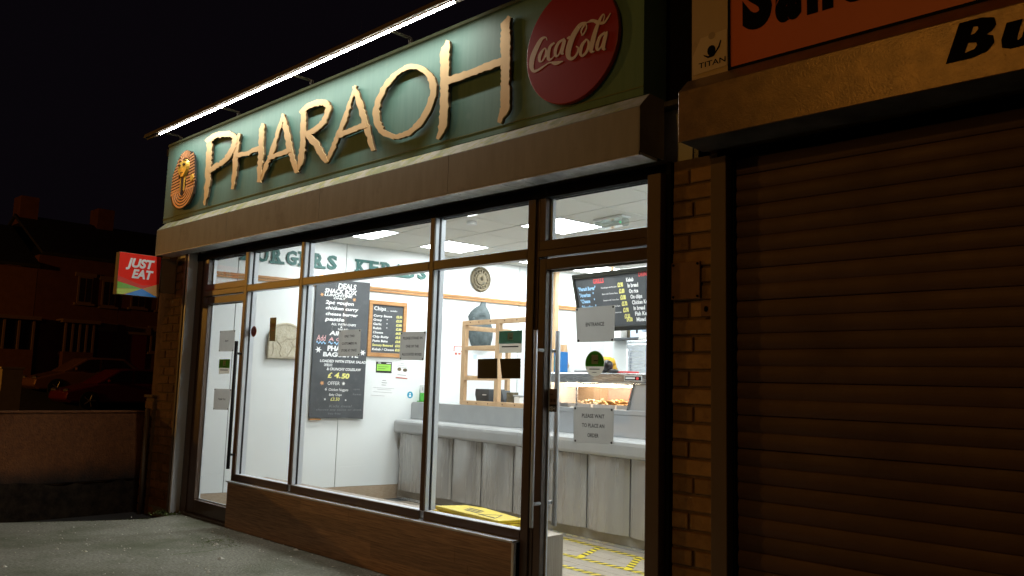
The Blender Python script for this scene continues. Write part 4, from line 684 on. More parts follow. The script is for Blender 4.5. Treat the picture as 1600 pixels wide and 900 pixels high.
# shutter guide rails of the shop
gl = empty('shutter_guide_rail', (-7.49, -.05, 0), 'grey shutter guide channel left of the left glass door', 'guide rail', 'shutter guide channels of the green shop')
obj('channel', MB().box(-7.528, -7.500, -.09, .0, .0, 2.40), m_rail, gl, bevel=.003)
obj('channel', MB().box(-7.470, -7.440, -.09, .0, .0, 2.40), m_silver, gl, bevel=.003)
obj('channel_back', MB().box(-7.4995, -7.4705, -.03, .0, .0, 2.40), m_black, gl)
gr = empty('shutter_guide_rail', (-2.22, -.05, 0), 'brown shutter guide channel between the entrance door and brick pier', 'guide rail', 'shutter guide channels of the green shop')
obj('channel', MB().box(-2.292, -2.212, -.075, -.008, .0, 2.335), m_rail, gr, bevel=.004)
obj('channel_back', MB().box(-2.2115, -2.187, -.02, .08, .0, 2.40), m_black, gr)

# ================================================================== SHUTTER HOOD OF THE SHOP
hd = empty('shutter_box', (-5.1, -.1, 2.4), 'long brownish grey shutter box over the lit shop window', 'shutter box')
X0, X1 = -7.90, -2.245
prof = [(-.001, 2.42), (-.205, 2.42), (-.205, 2.645), (-.132, 2.72), (-.001, 2.72)]
obj('core', MB().extr(prof, X0+.002, X1-.002), m_black, hd)
n = 4
for i in range(n):
    a, b_ = X0+(X1-X0)*i/n, X0+(X1-X0)*(i+1)/n
    obj('front_panel', MB().extr([(-.206, 2.405), (-.22, 2.405), (-.22, 2.650), (-.206, 2.650)], a+.001, b_-.001), m_hood, hd, bevel=.002)
obj('top_chamfer', MB().extr([(-.2065, 2.6515), (-.2195, 2.6515), (-.135, 2.737), (-.125, 2.727)], X0, X1), m_hoodedge, hd)
obj('underside', MB().box(X0+.001, X1-.001, -.205, -.055, 2.404, 2.4185), m_hoodunder, hd)
obj('bottom_lip', MB().box(X0+.001, X1-.001, -.2195, -.2065, 2.3995, 2.4045), m_hoodunder, hd)
obj('end_plate', MB().extr(prof[:2]+[(-.2205, 2.42), (-.2205, 2.652), (-.134, 2.738), (-.001, 2.738)], X1+.0005, X1+.004), m_hood, hd)
obj('end_plate', MB().extr(prof[:2]+[(-.2205, 2.42), (-.2205, 2.652), (-.134, 2.738), (-.001, 2.738)], X0-.004, X0-.0005), m_hood, hd)

# ================================================================== SHOP SIGN
sg = empty('shop_sign', (-5.1, -.06, 2.75), 'long green shop sign with ragged gold raised lettering reading PHARAOH', 'shop sign')
obj('panel', MB().box(-8.02, -2.29, -.12, .09, 2.747, 3.535), m_panel, sg)
obj('top_edge', MB().box(-8.025, -2.288, -.128, .09, 3.5355, 3.56), m_paneltrim, sg, bevel=.003)
obj('bottom_edge', MB().box(-8.02, -2.29, -.1235, -.1205, 2.790, 2.796), m_paneltrim, sg)
for nm, strokes in LETTERS.items():
    lt = MB(); ls = MB()
    for k, st in enumerate(strokes):
        lt.strip(FA, st, .150, .155+.0016*k)
        ls.strip(FA, st, .1335, .1495+.0001*k)
    ch = nm[0].lower()
    l_ = obj('letter_'+ch, lt, m_gold, sg)
    obj('letter_side', ls, m_letteredge, l_)
# pharaoh head emblem
nem = [(-7.501, 3.4), (-7.608, 3.377), (-7.666, 3.336), (-7.718, 3.26), (-7.764, 3.199), (-7.771, 3.131), (-7.778, 3.064), (-7.779, 2.962), (-7.728, 2.887), (-7.625, 2.836), (-7.495, 2.827), (-7.357, 2.862), (-7.282, 2.941), (-7.267, 3.061), (-7.294, 3.172), (-7.326, 3.318), (-7.388, 3.367)]
em = obj('emblem', MB().prism(FA, nem[::-1], .150, .168), m_emdark, sg)
def nemx(z):
    xs = []
    for (a, b_) in zip(nem, nem[1:]+nem[:1]):
        if (a[1]-z)*(b_[1]-z) < 0:
            t = (z-a[1])/(b_[1]-a[1]); xs.append(a[0]+t*(b_[0]-a[0]))
    return (min(xs), max(xs)) if len(xs) > 1 else None
sb = MB()
z = 3.325
while z > 3.0:
    q = nemx(z)
    fl_, fr_ = (-7.625, -7.415) if z > 3.13 else (-7.585, -7.455)
    for (a, b_) in ((q[0]+.004, fl_), (fr_, q[1]-.004)):
        sl = -.016 if a < -7.5 else .012
        if b_-a > .02:
            sb.strip(FA, [(a, z+.0085+(sl if a < -7.5 else 0), a, z-.0085+(sl if a < -7.5 else 0)), (b_, z+.0085-(0 if a < -7.5 else -sl), b_, z-.0085-(0 if a < -7.5 else -sl))], .168, .172)
    z -= .029
cx, cz = -7.515, 3.24
for i in range(15):
    a = math.radians(25+130*i/14)
    r0, r1 = .085, .150 if 2 < i < 12 else .13
    p0 = (cx+r0*1.1*math.cos(a), cz+r0*math.sin(a)); p1 = (cx+r1*1.15*math.cos(a), cz+r1*1.02*math.sin(a))
    if p1[1] < 3.325: continue
    sb.strip(FA, [(p0[0]-.005, p0[1], p0[0]+.005, p0[1]), (p1[0]-.009, p1[1], p1[0]+.009, p1[1])], .168, .172)
for j in range(6):
    rx, rz = .235-.034*j, .20-.028*j
    rows = []
    for i in range(25):
        a = math.radians(188+164*i/24)
        rows.append((cx-.008+rx*math.cos(a), 3.035+rz*math.sin(a), cx-.008+(rx-.019)*math.cos(a), 3.035+(rz-.016)*math.sin(a)))
    sb.strip(FA, rows, .168, .1715)
obj('stripes', sb, m_copper, em)
face = []
for i in range(22):
    t_ = 6.2832*i/22
    cx_ = math.cos(t_); sz_ = math.sin(t_)
    face.append((-7.518+.118*cx_*(1-.42*max(0, -sz_)**1.5), 3.222+(.088 if sz_ > 0 else .105)*sz_))
fm = MB()
n = len(face)
c0 = FA.p(-7.518, 3.225, .200)
fm.add([FA.p(u, z, .170) for u, z in face]+[FA.p(-7.518+(u+7.518)*.80, 3.225+(z-3.225)*.82, .190) for u, z in face]+[c0],
       [(i, n+i, n+(i+1) % n, (i+1) % n) for i in range(n)]+[(n+i, 2*n, n+(i+1) % n) for i in range(n)])
obj('face', fm, m_emgold, em)
fe = MB()
for x in (-7.565, -7.475):
    fe.disc(FA, x, 3.250, .024, .011, .186, .200, 10)
    fe.strip(FA, [(x-.028, 3.290, x-.028, 3.283), (x, 3.297, x, 3.289), (x+.028, 3.290, x+.028, 3.283)], .182, .192)
fe.strip(FA, [(-7.545, 3.178, -7.545, 3.172), (-7.495, 3.178, -7.495, 3.172)], .186, .197)
obj('eyes', fe, m_emdark, em)
br = MB(); br.strip(FA, [(-7.538, 3.125, -7.500, 3.125), (-7.532, 3.02, -7.506, 3.02), (-7.524, 2.955, -7.514, 2.955)], .173, .186)
obj('beard', br, m_emdark, em)
obj('gold_band', MB().strip(FA, [(-7.572, 3.13, -7.548, 3.13), (-7.560, 3.0, -7.546, 3.0)], .1725, .180), m_emgold, em)
obj('gold_band', MB().strip(FA, [(-7.49, 3.13, -7.466, 3.13), (-7.492, 3.0, -7.478, 3.0)], .1725, .180), m_emgold, em)
obj('gold_boss', MB().disc(FA, -7.325, 3.10, .030, .034, .1722, .180, 10), m_emgold, em)
# round drinks disc
rd = empty('round_sign', (-2.753, -.13, 2.80), 'round dark red drinks sign with pale script at the right end of the green board', 'round sign')
obj('disc', MB().disc(FA, -2.753, 3.137, .328, .338, .1285, .157, 72), m_disc, rd, bevel=.004)
sc_ = MB()
for k, st in enumerate(SCRIPT):
    sc_.strip(FA, st, .1572, .1580+.0004*k)
obj('script_lettering', sc_, m_discwhite, rd)
# strip light over the sign
TILT = math.radians(17)
tl = empty('sign_light', (-5.1, -.3, 3.56), 'long bright tube light held out over the green sign on brackets', 'strip light')
obj('housing', MB().extr([(-.335, 3.600), (-.265, 3.600), (-.275, 3.640), (-.325, 3.640)], -8.14, -2.0), m_trough, tl, bevel=.004)
xs = [-7.83, -7.05, -5.43, -4.2, -3.56]
for a, b_ in zip(xs, xs[1:]):
    tb = MB(); s0, c0_ = math.sin(TILT), math.cos(TILT)
    A0, A1 = (-.305-0.0090*c0_, 3.5862+0.0090*s0), (-.305+0.0090*c0_, 3.5862-0.0090*s0)
    tb.add([(a+.006, A0[0], A0[1]), (b_-.006, A0[0], A0[1]), (b_-.006, A1[0], A1[1]), (a+.006, A1[0], A1[1])], [(0, 1, 2, 3)])
    obj('led_strip', tb, m_led, tl)
    obj('led_holder', MB().extr([(A0[0], A0[1]+.0008), (A1[0], A1[1]+.0008), (A1[0]+.002, 3.5995), (A0[0], 3.5995)], a+.006, b_-.006), m_trough, tl)
obj('dark_tube', MB().tube((-3.53, -.305, 3.585), (-2.1, -.305, 3.585), .0125, 10), m_trough, tl, smooth=True)
obj('dark_tube', MB().tube((-8.12, -.305, 3.590), (-7.86, -.305, 3.586), .004, 8, .0125), m_trough, tl, smooth=True)
for x in (-7.8, -6.64, -5.46, -4.23, -3.1):
    a = obj('bracket', MB().box(x-.012, x+.012, -.264, -.10, 3.600, 3.612), m_trough, tl)
    obj('bracket_foot', MB().box(x-.014, x+.014, -.115, -.095, 3.5605, 3.5995), m_trough, a)

# ================================================================== PROJECTING SIGN
js = empty('projecting_sign', (-7.91, -.36, 2.0), 'square red projecting sign reading JUST EAT with coloured rays, fixed to the brick pier', 'projecting sign')
JP = Pl((-7.87, 0, 0), (0, 1, 0), (1, 0, 0))
obj('sign_box', MB().box(-7.95, -7.871, -.565, -.170, 1.990, 2.392), m_jbox, js, bevel=.004)
L_, R_, B_, T_ = -.562, -.173, 1.993, 2.389
ap = (-.332, 2.062)
obj('face', MB().prism(JP, [(L_, B_), (R_, B_), (R_, T_), (L_, T_)], -.0005, .002), m_jred, js)
def ray(nm, poly, mt, k): obj(nm, MB().prism(JP, poly, .002, .0030+k*.0002), mt, js)
ray('ray', [(L_, 2.115), ap, (R_, 2.128), (-.235, 2.135), (-.33, 2.105), (L_, 2.165)][:2]+[(-.25, 2.105), (-.332, 2.095), (L_, 2.165)], m_jpink, 0)
ray('ray', [(L_, 2.045), ap, (L_, 2.112)], m_jgreen, 1)
ray('ray', [(L_, B_), (-.50, B_), ap, (L_, 2.043)], m_jlime, 2)
ray('ray', [(-.49, B_), (-.185, B_), ap], m_jblue, 3)
ray('ray', [(-.182, B_), (R_, B_), (R_, 2.125), ap], m_jorange, 4)
tx = MB()
put(tx, JP, 'JUST', -.498, 2.262, .080, u1=-.232, d=.0045, bold=.045, shear=.22)
put(tx, JP, 'EAT', -.438, 2.160, .080, u1=-.236, d=.0045, bold=.045, shear=.22)
obj('lettering', tx, m_chalk, js)
obj('mount_box', MB().box(-7.948, -7.874, -.158, -.012, 2.050, 2.385), m_jbox, js, bevel=.004)
obj('bracket', MB().box(-7.93, -7.89, -.1695, -.1585, 2.08, 2.36), m_silver, js)

# ================================================================== NEIGHBOUR SHOP
nb = empty('neighbour_building', (0, 3, 0), 'dark neighbouring shop building behind the closed brown shutter', 'building')
obj('front_wall', MB().box(-1.97, 5, .06, .25, 0, 3.9), m_black, nb)
obj('roof', MB().box(-1.97, 5, .02, 6, 3.91, 4.0), m_roof, nb)
sh = empty('roller_shutter', (-.5, 0, 0), 'closed dark brown slatted roller shutter filling the right of the picture', 'roller shutter')
obj('guide_rail', MB().box(-1.932, -1.850, -.075, .05, 0, 2.36), m_rail, sh, bevel=.004)
obj('guide_slot', MB().box(-1.8495, -1.838, -.02, .05, 0, 2.36), m_black, sh)
PZ = .0755
pr_ = []
for i in range(7):
    t = i/6
    pr_.append((-.006-.0065*math.sin(math.pi*t)**.8, .004+(PZ-.008)*t))
pr_ = [(.004, .0005)]+[(-.004, .0005)]+pr_+[(-.004, PZ-.0015), (.004, PZ-.0015)]
sm_ = MB().extr(pr_, -1.62, 1.62)
sm_me = mesh('slat', sm_, m_shut)
for k in range(31):
    piece('slat', sm_me, (-.215, .010+random.uniform(-.0025, .0025), .01+k*PZ), sh, (random.uniform(-.012, .012), random.uniform(-.0009, .0009), 0))
obj('backing', MB().box(-1.84, 1.4, .018, .04, 0, 2.36), m_black, sh)
nh = empty('shutter_box', (0, -.1, 2.4), 'sodium lit textured shutter box over the brown shutter with black letters Bu', 'shutter box')
obj('casing', MB().extr([(.05, 2.42), (-.26, 2.42), (-.262, 2.40), (-.27, 2.40), (-.27, 2.645), (-.19, 2.722), (.05, 2.722)], -1.99, 1.6), m_nhood, nh, bevel=.003)
ut = MB().box(-1.985, 1.6, -.258, -.05, 2.4045, 2.4195)
obj('underside', ut, M('dull_steel', (.16, .15, .14), (.06, .055, .05), 5, .7), nh)
tx = MB()
for k_ in range(4):
    put(tx, FA, 'B', -.838+.007*k_, 2.487, .140, u1=-.689+.007*k_, d=.2715+.0003*k_, bold=.02, shear=.28)
    put(tx, FA, 'u', -.655+.007*k_, 2.490, .140, u1=-.541+.007*k_, d=.2715+.0003*k_, bold=.02, shear=.28)
obj('lettering', tx, m_print, nh)
ns = empty('shop_sign', (0, -.1, 2.73), 'orange neighbouring shop sign with black letters above the textured shutter box', 'shop sign')
obj('panel', MB().box(-1.764, 1.6, -.182, .0, 2.738, 3.7), m_norange, ns)
obj('edge_strip', MB().box(-1.7775, -1.7645, -.186, .0, 2.727, 3.7), m_black, ns)
obj('edge_strip', MB().box(-1.764, 1.6, -.186, .0, 2.7235, 2.7375), m_black, ns)
tx = MB(); NP = FA
put(tx, FA, 'S', -1.705, 2.912, .27, u1=-1.560, d=.1832, bold=.06)
put(tx, FA, 'a', -1.545, 2.905, .27, u1=-1.425, d=.1832, bold=.06)
put(tx, FA, 'n', -1.400, 2.902, .27, u1=-1.285, d=.1832, bold=.06)
put(tx, FA, 'd', -1.262, 2.900, .27, u1=-1.140, d=.1832, bold=.06)
obj('lettering', tx, m_print, ns)
tc = empty('cream_sign_board', (-1.87, -.1, 2.73), 'narrow cream board with a TITAN sticker at the left end of the orange sign', 'sign board')
obj('board', MB().box(-1.968, -1.778, -.184, .0, 2.7235, 3.7), m_ncream, tc)
obj('sticker', MB().prism(FA, [(-1.958, 2.745), (-1.782, 2.752), (-1.782, 2.93), (-1.92, 2.92), (-1.962, 2.84)], .1842, .186), M('titan_sticker', (.66, .52, .33), rough=.5), tc)
tx = MB()
put(tx, FA, 'TITAN', -1.930, 2.772, .026, u1=-1.788, d=.1868, bold=.01)
tx.disc(FA, -1.862, 2.845, .022, .026, .1862, .1868, 12)
tx.strip(FA, [(-1.905, 2.835, -1.900, 2.826), (-1.88, 2.822, -1.88, 2.812), (-1.85, 2.823, -1.85, 2.814), (-1.825, 2.858, -1.819, 2.850), (-1.815, 2.885, -1.810, 2.880)], .1862, .1871)
obj('sticker_print', tx, m_print, tc)
tx = MB(); tx.disc(FA, -1.860, 2.918, .018, .018, .1862, .1866, 12)
obj('sticker_stamp', tx, M('faded_print', (.40, .30, .18), rough=.6), tc)
# fixtures on the brick pier
pl_ = empty('wall_plate', (-2.1, -.02, 1.69), 'square rusty metal plate screwed to the brick pier', 'metal plate')
m_plate = M('rusty_plate', (.26, .14, .065), (.20, .105, .05), 10, .75, .1, .002, 50, c3=(.02, .012, .008), scale3=11, lo3=.60, hi3=.68)
obj('plate', MB().box(-2.178, -2.018, -.026, -.0145, 1.690, 1.875), m_plate, pl_, bevel=.003)
for x in (-2.165, -2.030):
    for z in (1.703, 1.862): obj('screw', MB().disc(FA, x, z, .006, .006, .0262, .031, 8), m_print, pl_)
sw = empty('switch_box', (-1.98, -.02, 1.60), 'small square key switch box on the brick pier beside the shutter rail', 'switch box')
obj('case', MB().box(-2.006, -1.944, -.040, -.0145, 1.600, 1.672), m_plate, sw, bevel=.004)
obj('key_slot', MB().disc(FA, -1.975, 1.636, .010, .014, .0402, .043, 10), m_print, sw)

# ================================================================== STREET LAMPS
def lamp(x, y, h, ax, ay, power, label):
    t = empty('street_lamp', (x, y, -.1), label, 'street lamp', 'sodium street lamps')
    obj('column', MB().tube((x, y, -.1), (x, y, h+.1), .09, 12, .05), m_pole, t, smooth=True)
    hx, hy = x+ax, y+ay
    obj('arm', MB().tube((x, y, h+.05), (hx, hy, h+.16), .03, 8), m_pole, t, smooth=True)
    hd_ = obj('lamp_head', MB().box(hx-.16, hx+.16, hy-.16, hy+.16, h+.10, h+.22), m_pole, t, bevel=.03)
    obj('lens', MB().blob((hx, hy, h), .13, .13, .095, 0, 12, 7), m_lens, t, smooth=True)
    l = bpy.data.lights.new('sodium_lamp', 'POINT')
    l.energy = power; l.color = SODIUM; l.shadow_soft_size = .14
    lo = bpy.data.objects.new('sodium_lamp', l)
    COL.objects.link(lo); lo.location = (hx, hy, h-.12)
lamp(-3.1, -11.2, 6.2, 0, 1.2, 340, 'sodium street lamp across the road behind the viewer')
lamp(-27.0, -15.2, 5.3, 0, 1.2, 2800, 'sodium street lamp on the side street mirrored in the shop glass')

# ================================================================== SIDE STREET
HP = Pl((-35, 0, 0), (0, 1, 0), (1, 0, 0))
def house(y0, y1, eave, mat, label, wins, doors=(), bay=None, ridge=2.0):
    t = empty('terraced_house', (-37, (y0+y1)/2, .9), label, 'house', 'dark terraced houses across the side street')
    obj('wall', MB().box(-43, -35, y0, y1, .6, eave), mat, t)
    rf = MB().prism(Pl((0, 0, 0), (1, 0, 0), (0, 1, 0)), [(-34.7, eave-.02), (-39, eave+ridge), (-43.3, eave-.02), (-43.3, eave+.1), (-39, eave+ridge+.14), (-34.7, eave+.1)], y0, y1)
    r_ = obj('roof', rf, m_roof, t)
    obj('chimney', MB().box(-39.6, -38.6, y0+.1, y0+.8, eave+ridge-.3, eave+ridge+.9), mat, r_)
    for (a, b_, z0, z1) in wins:
        f_ = obj('window', MB().box(-34.97, -34.90, a, b_, z0, z1), m_housetrim, t)
        for q in range(2):
            c0_, c1_ = a+.06+(b_-a-.06)*q/2, a+(b_-a-.06)*(q+1)/2
            obj('pane', MB().box(-34.899, -34.885, c0_, c1_, z0+.06, z1-.06), m_housepane, f_)
        obj('lintel', MB().box(-34.995, -34.88, a-.12, b_+.12, z1+.002, z1+.16), m_housetrim, f_)
        obj('sill', MB().box(-34.995, -34.80, a-.1, b_+.1, z0-.09, z0-.002), m_housetrim, f_)
    for (a, b_, z0, z1) in doors:
        d_ = obj('door', MB().box(-34.97, -34.91, a, b_, z0, z1), m_carred, t)
        obj('door_lintel', MB().box(-34.99, -34.85, a-.12, b_+.12, z1+.002, z1+.34), m_housetrim, d_)
    if bay:
        a, b_ = bay
        by = obj('bay_window', MB().box(-34.995, -34.35, a, b_, 1.0, 2.05), mat, t)
        obj('bay_roof', MB().box(-35.0, -34.20, a-.15, b_+.15, 3.18, 3.32), m_housetrim, by)
        n_ = 4
        for q in range(n_+1):
            yy = a+(b_-a-.07)*q/n_
            obj('bay_post', MB().box(-34.46, -34.36, yy, yy+.07, 2.052, 3.178), m_housetrim, by)
        obj('bay_glass', MB().box(-34.80, -34.50, a+.05, b_-.05, 2.053, 3.177), m_housepane, by)
house(2.2, 6.42, 5.25, m_housepale, 'end house with a paler brick upper wall and bay at the far left', [(2.9, 3.7, 3.9, 4.9)], bay=(4.3, 6.35))
house(6.44, 9.55, 5.8, m_housebrick, 'middle dark terraced house with a bay window left of the projecting sign', [(7.9, 8.45, 4.03, 5.1), (8.83, 9.38, 3.98, 5.05)], [(8.86, 9.42, 1.2, 2.95)], bay=(7.4, 8.5))
house(9.57, 13.2, 5.8, m_housebrick, 'terraced house with a pale door lintel below the projecting sign', [(10.0, 10.6, 4.03, 4.98), (11.1, 11.7, 4.0, 4.95), (10.95, 11.6, 2.2, 3.15)], [(10.05, 10.8, 1.2, 2.9)])
house(13.22, 17, 5.8, m_housebrick, 'terraced house hidden mostly behind the brick pier', [(14, 14.7, 4.0, 5.0)])
def car(x, y, z, L, paint, label, rot=0):
    t = empty('parked_car', (x, y, z), label, 'car', 'cars parked across the side street')
    P_ = Pl((x, y, z), (0, 1, 0), (1, 0, 0))
    h = L/2
    body = [(-h, .35), (-h+.06, .62), (-h+.95, .86), (-h+1.0, .88), (h-.35, .92), (h-.02, .80), (h, .40), (h-.2, .24), (-h+.2, .24)]
    obj('body', MB().prism(P_, body, -.82, .82), paint, t, bevel=.06)
    cab = [(-h+.98, .875), (-h+1.70, 1.36), (-h+2.0, 1.41), (h-1.15, 1.40), (h-.42, .915)]
    obj('cabin', MB().prism(P_, cab, -.70, .70), paint, t, bevel=.05)
    for s_ in (.702, -.712):
        obj('side_window', MB().prism(P_, [(-h+1.22, .93), (-h+1.78, 1.31), (-h+2.15, 1.34), (-h+2.15, .93)], s_, s_+.01), m_housepane, t)
        obj('side_window', MB().prism(P_, [(-h+2.22, .93), (-h+2.22, 1.34), (h-1.25, 1.33), (h-.75, .93)], s_, s_+.01), m_housepane, t)
    for yy in (-h+.78, h-.78):
        for s_ in (.66, -.83):
            w__ = obj('wheel', MB().tube(P_.p(yy, .31, s_), P_.p(yy, .31, s_+.19), .31, 20), m_tyre, t)
            rr = MB().tube(P_.p(yy, .31, s_+.191), P_.p(yy, .31, s_+.20), .06, 8)
            for q in range(5):
                a = q*1.2566
                rr.tube(P_.p(yy, .31, s_+.197), P_.p(yy+.2*math.cos(a), .31+.2*math.sin(a), s_+.195), .022, 6)
            obj('rim', rr, m_rim, w__)
    for s_ in (-.6, .6):
        obj('headlight', MB().blob(P_.p(-h+.12, .64, s_), .14, .10, .07, 0, 8, 5), m_rim, t)
    obj('door_mirror', MB().blob(P_.p(-h+1.35, .98, .86), .08, .06, .06, 0, 8, 5), paint, t)
car(-29.6, 7.9, .02, 4.2, m_carred, 'dark red parked car beyond the low wall, nearest the shop')
car(-31.9, 7.6, .40, 4.2, m_cargrey, 'parked car with an orange lit bonnet behind the dark red car')
car(-21.5, -.55, -.08, 4.0, m_cardark, 'almost black parked car at the far left edge behind the low wall')
gp = empty('gate_pier', (-20, 1.92, -.1), 'pale painted gate pier seen over the low wall at far left', 'gate pier')
obj('pier', MB().box(-20.3, -20, 1.70, 2.10, .0, 1.28), m_pier, gp, bevel=.01)
obj('cap', MB().box(-20.33, -19.97, 1.67, 2.13, 1.281, 1.33), m_pier, gp, bevel=.01)

# ================================================================== INTERIOR SHELL
GW, GG = .212945, -.120818
W = Pl((-7.5, .1, 0), (math.sin(GW), math.cos(GW), 0), (math.cos(GW), -math.sin(GW), 0))
e1 = Vector((math.cos(GG), math.sin(GG), 0)); e2 = Vector((-math.sin(GG), math.cos(GG), 0))
B = Pl((-6.43, 5.06, 0), e1, -e2)
CA = math.radians(-5.3)
C = Pl((-7.0, 2.18, 0), (math.cos(CA), math.sin(CA), 0), (math.sin(CA), -math.cos(CA), 0))
fb = obj('shop_floor', MB().prism(Pl((0, 0, 0), (1, 0, 0), (0, 0, 1), (0, 1, 0)), [(-8.12, .0), (-2.10, .0), (-2.10, 5.74), (-8.12, 5.74)], -.25, -.004), m_joint, kind='structure')
fp = mesh('floor_plank', MB().box(-.598, .598, -.0735, .0735, 0, .0075), m_floor)
for r in range(18):
    v = -.55+.15*r
    for k in range(7):
        u = -7.6+1.2*k+(.4*(r % 3))
        q = e1*u+e2*v
        if q.y < .17 or q.x < -7.0+(q.y-1)*.25 or q.x > -2.6 or q.y > 2.4: continue
        o = piece('floor_plank', fp, (q.x, q.y, -.0039), fb, (0, 0, GG))
sw_ = obj('interior_wall', MB().pbox(W, -.06, 5.15, .0, 2.72, -.03, .0), m_joint, kind='structure')
for a, b_ in ((-.05, .312), (.312, 1.44), (1.44, 2.56), (2.56, 3.70), (3.70, 4.84), (4.84, 5.13)):
    obj('wall_panel', MB().pbox(W, a+.0038, b_-.0038, .149, 2.715, .0005, .010), m_white, sw_)
obj('skirting', MB().pbox(W, -.04, 5.1, 0.0, .146, .0005, .016), m_skirt, sw_)
bw_ = obj('interior_wall', MB().pbox(B, -.05, 4.6, 0, 2.72, -.05, 0), m_white, kind='structure')
obj('interior_wall', MB().box(-2.125, -2.10, .1, 5.2, 0, 2.72), m_white, kind='structure')
obj('interior_wall', MB().box(-8.1, -2.13, .091, .099, 2.402, 2.72), m_white, kind='structure')
obj('interior_wall', MB().box(-2.29, -2.13, .091, .12, 0, 2.4), m_white, kind='structure')
obj('dado_rail', MB().pbox(W, -.03, 5.1, 2.214, 2.236, .0105, .030), m_oak, sw_, bevel=.004)
obj('dado_rail', MB().pbox(W, -.03, 5.1, 2.240, 2.268, .0105, .026), m_oak, sw_, bevel=.004)
# ceiling of laid-in tiles
ce = obj('ceiling', MB().box(-8.12, -2.1, .02, 5.74, 2.712, 2.74), m_tbar, kind='structure')
ct = mesh('ceiling_tile', MB().box(-.274, .274, -.274, .274, 0, .008), m_ceil)
lights = {}
for i in range(10):
    for j in range(-2, 10):
        u, v = -6.87+.56*i+.28-.56*2, .116+.56*j+.28
        q = e1*u+e2*v
        if not (-8.0 < q.x < -2.0 and -.15 < q.y < 5.4): continue
        if (i-2) % 3 == 0 and j % 2 == 0 and 0 <= j <= 6 and -7.1 < q.x:
            lights[(i, j)] = q
            continue
        P4 = [q+e1*su*.274+e2*sv*.274 for su, sv in ((-1, -1), (1, -1), (1, 1), (-1, 1))]
        if all(p_.y > .105 and p_.x > -8.1 and p_.x < -2.13 for p_ in P4):
            piece('ceiling_tile', ct, (q.x, q.y, 2.702), ce, (0, 0, GG))
        else:
            poly = [(p_.x, p_.y) for p_ in P4]
            for ax, lim, sg_ in ((1, .105, 1), (0, -8.1, 1), (0, -2.13, -1)):
                out = []
                for (A, Bq) in zip(poly, poly[1:]+poly[:1]):
                    ia, ib = (A[ax]-lim)*sg_ > 0, (Bq[ax]-lim)*sg_ > 0
                    if ia: out.append(A)
                    if ia != ib:
                        t_ = (lim-A[ax])/(Bq[ax]-A[ax]); out.append((A[0]+t_*(Bq[0]-A[0]), A[1]+t_*(Bq[1]-A[1])))
                poly = out
                if len(poly) < 3: break
            if len(poly) >= 3:
                obj('ceiling_tile', MB().prism(Pl((0, 0, 0), (1, 0, 0), (0, 0, 1), (0, 1, 0)), poly, 2.702, 2.710), m_ceil, ce)
cl = Pl((0, 0, 0), e1, -e2)
spots = {(2, 0): 'bright square ceiling light nearest the left end of the window', (2, 2): 'square ceiling light below the KEBABS corner, over the window mullion',
         (5, 0): 'square ceiling light half hidden by the window head, above the middle of the shop', (5, 2): 'large bright square ceiling light behind the door post and fanlight',
         (2, 4): 'small far ceiling light seen just under the transom'}
for (i, j), q in lights.items():
    t = empty('ceiling_light', (q.x, q.y, 2.69), spots.get((i, j), 'square lit ceiling panel out of sight above the counter'), 'ceiling light', 'square ceiling light panels')
    u, v = q.dot(e1), q.dot(e2)
    T = Pl((0, 0, 0), e1, (0, 0, 1), e2)
    fr = MB()
    for a, b_, c_, d_ in ((-.277, .277, -.277, -.262), (-.277, .277, .262, .277), (-.277, -.262, -.2615, .2615), (.262, .277, -.2615, .2615)):
        fr.pbox(T, u+a, u+b_, v+c_, v+d_, 2.696, 2.710)
    obj('frame', fr, m_wpaper, t)
    obj('diffuser', MB().pbox(T, u-.2615, u+.2615, v-.2615, v+.2615, 2.699, 2.708), m_diff, t)
# emergency light
T = Pl((0, 0, 0), e1, (0, 0, 1), e2)
q = Vector((-4.10, 2.06, 0)); u, v = q.dot(e1), q.dot(e2)
el = empty('emergency_light', (-4.1, 2.06, 2.6), 'clear plastic emergency light box fixed to the ceiling above the entrance', 'emergency light')
obj('base', MB().pbox(T, u-.17, u+.17, v-.06, v+.06, 2.682, 2.7), m_wpaper, el, bevel=.008)
obj('cover', MB().pbox(T, u-.165, u+.165, v-.056, v+.056, 2.615, 2.6815), m_clear, el, bevel=.02, seg=3)
obj('lamp_tube', MB().tube(T.p(u-.13, v, 2.655), T.p(u+.10, v, 2.655), .008, 8), m_wpaper, el)
obj('indicator', MB().blob(T.p(u+.13, v-.03, 2.64), .012, .012, .012, 0, 6, 4), m_grn_em, el)
sk = empty('sprinkler', (-5.25, 1.05, 2.66), 'small white smoke detector on the ceiling between the lights', 'smoke detector')
obj('detector', MB().tube((-5.22, 1.22+.25, 2.672), (-5.22, 1.22+.25, 2.7), .045, 14, .05), m_wpaper, sk)
sk.name = 'smoke_detector'

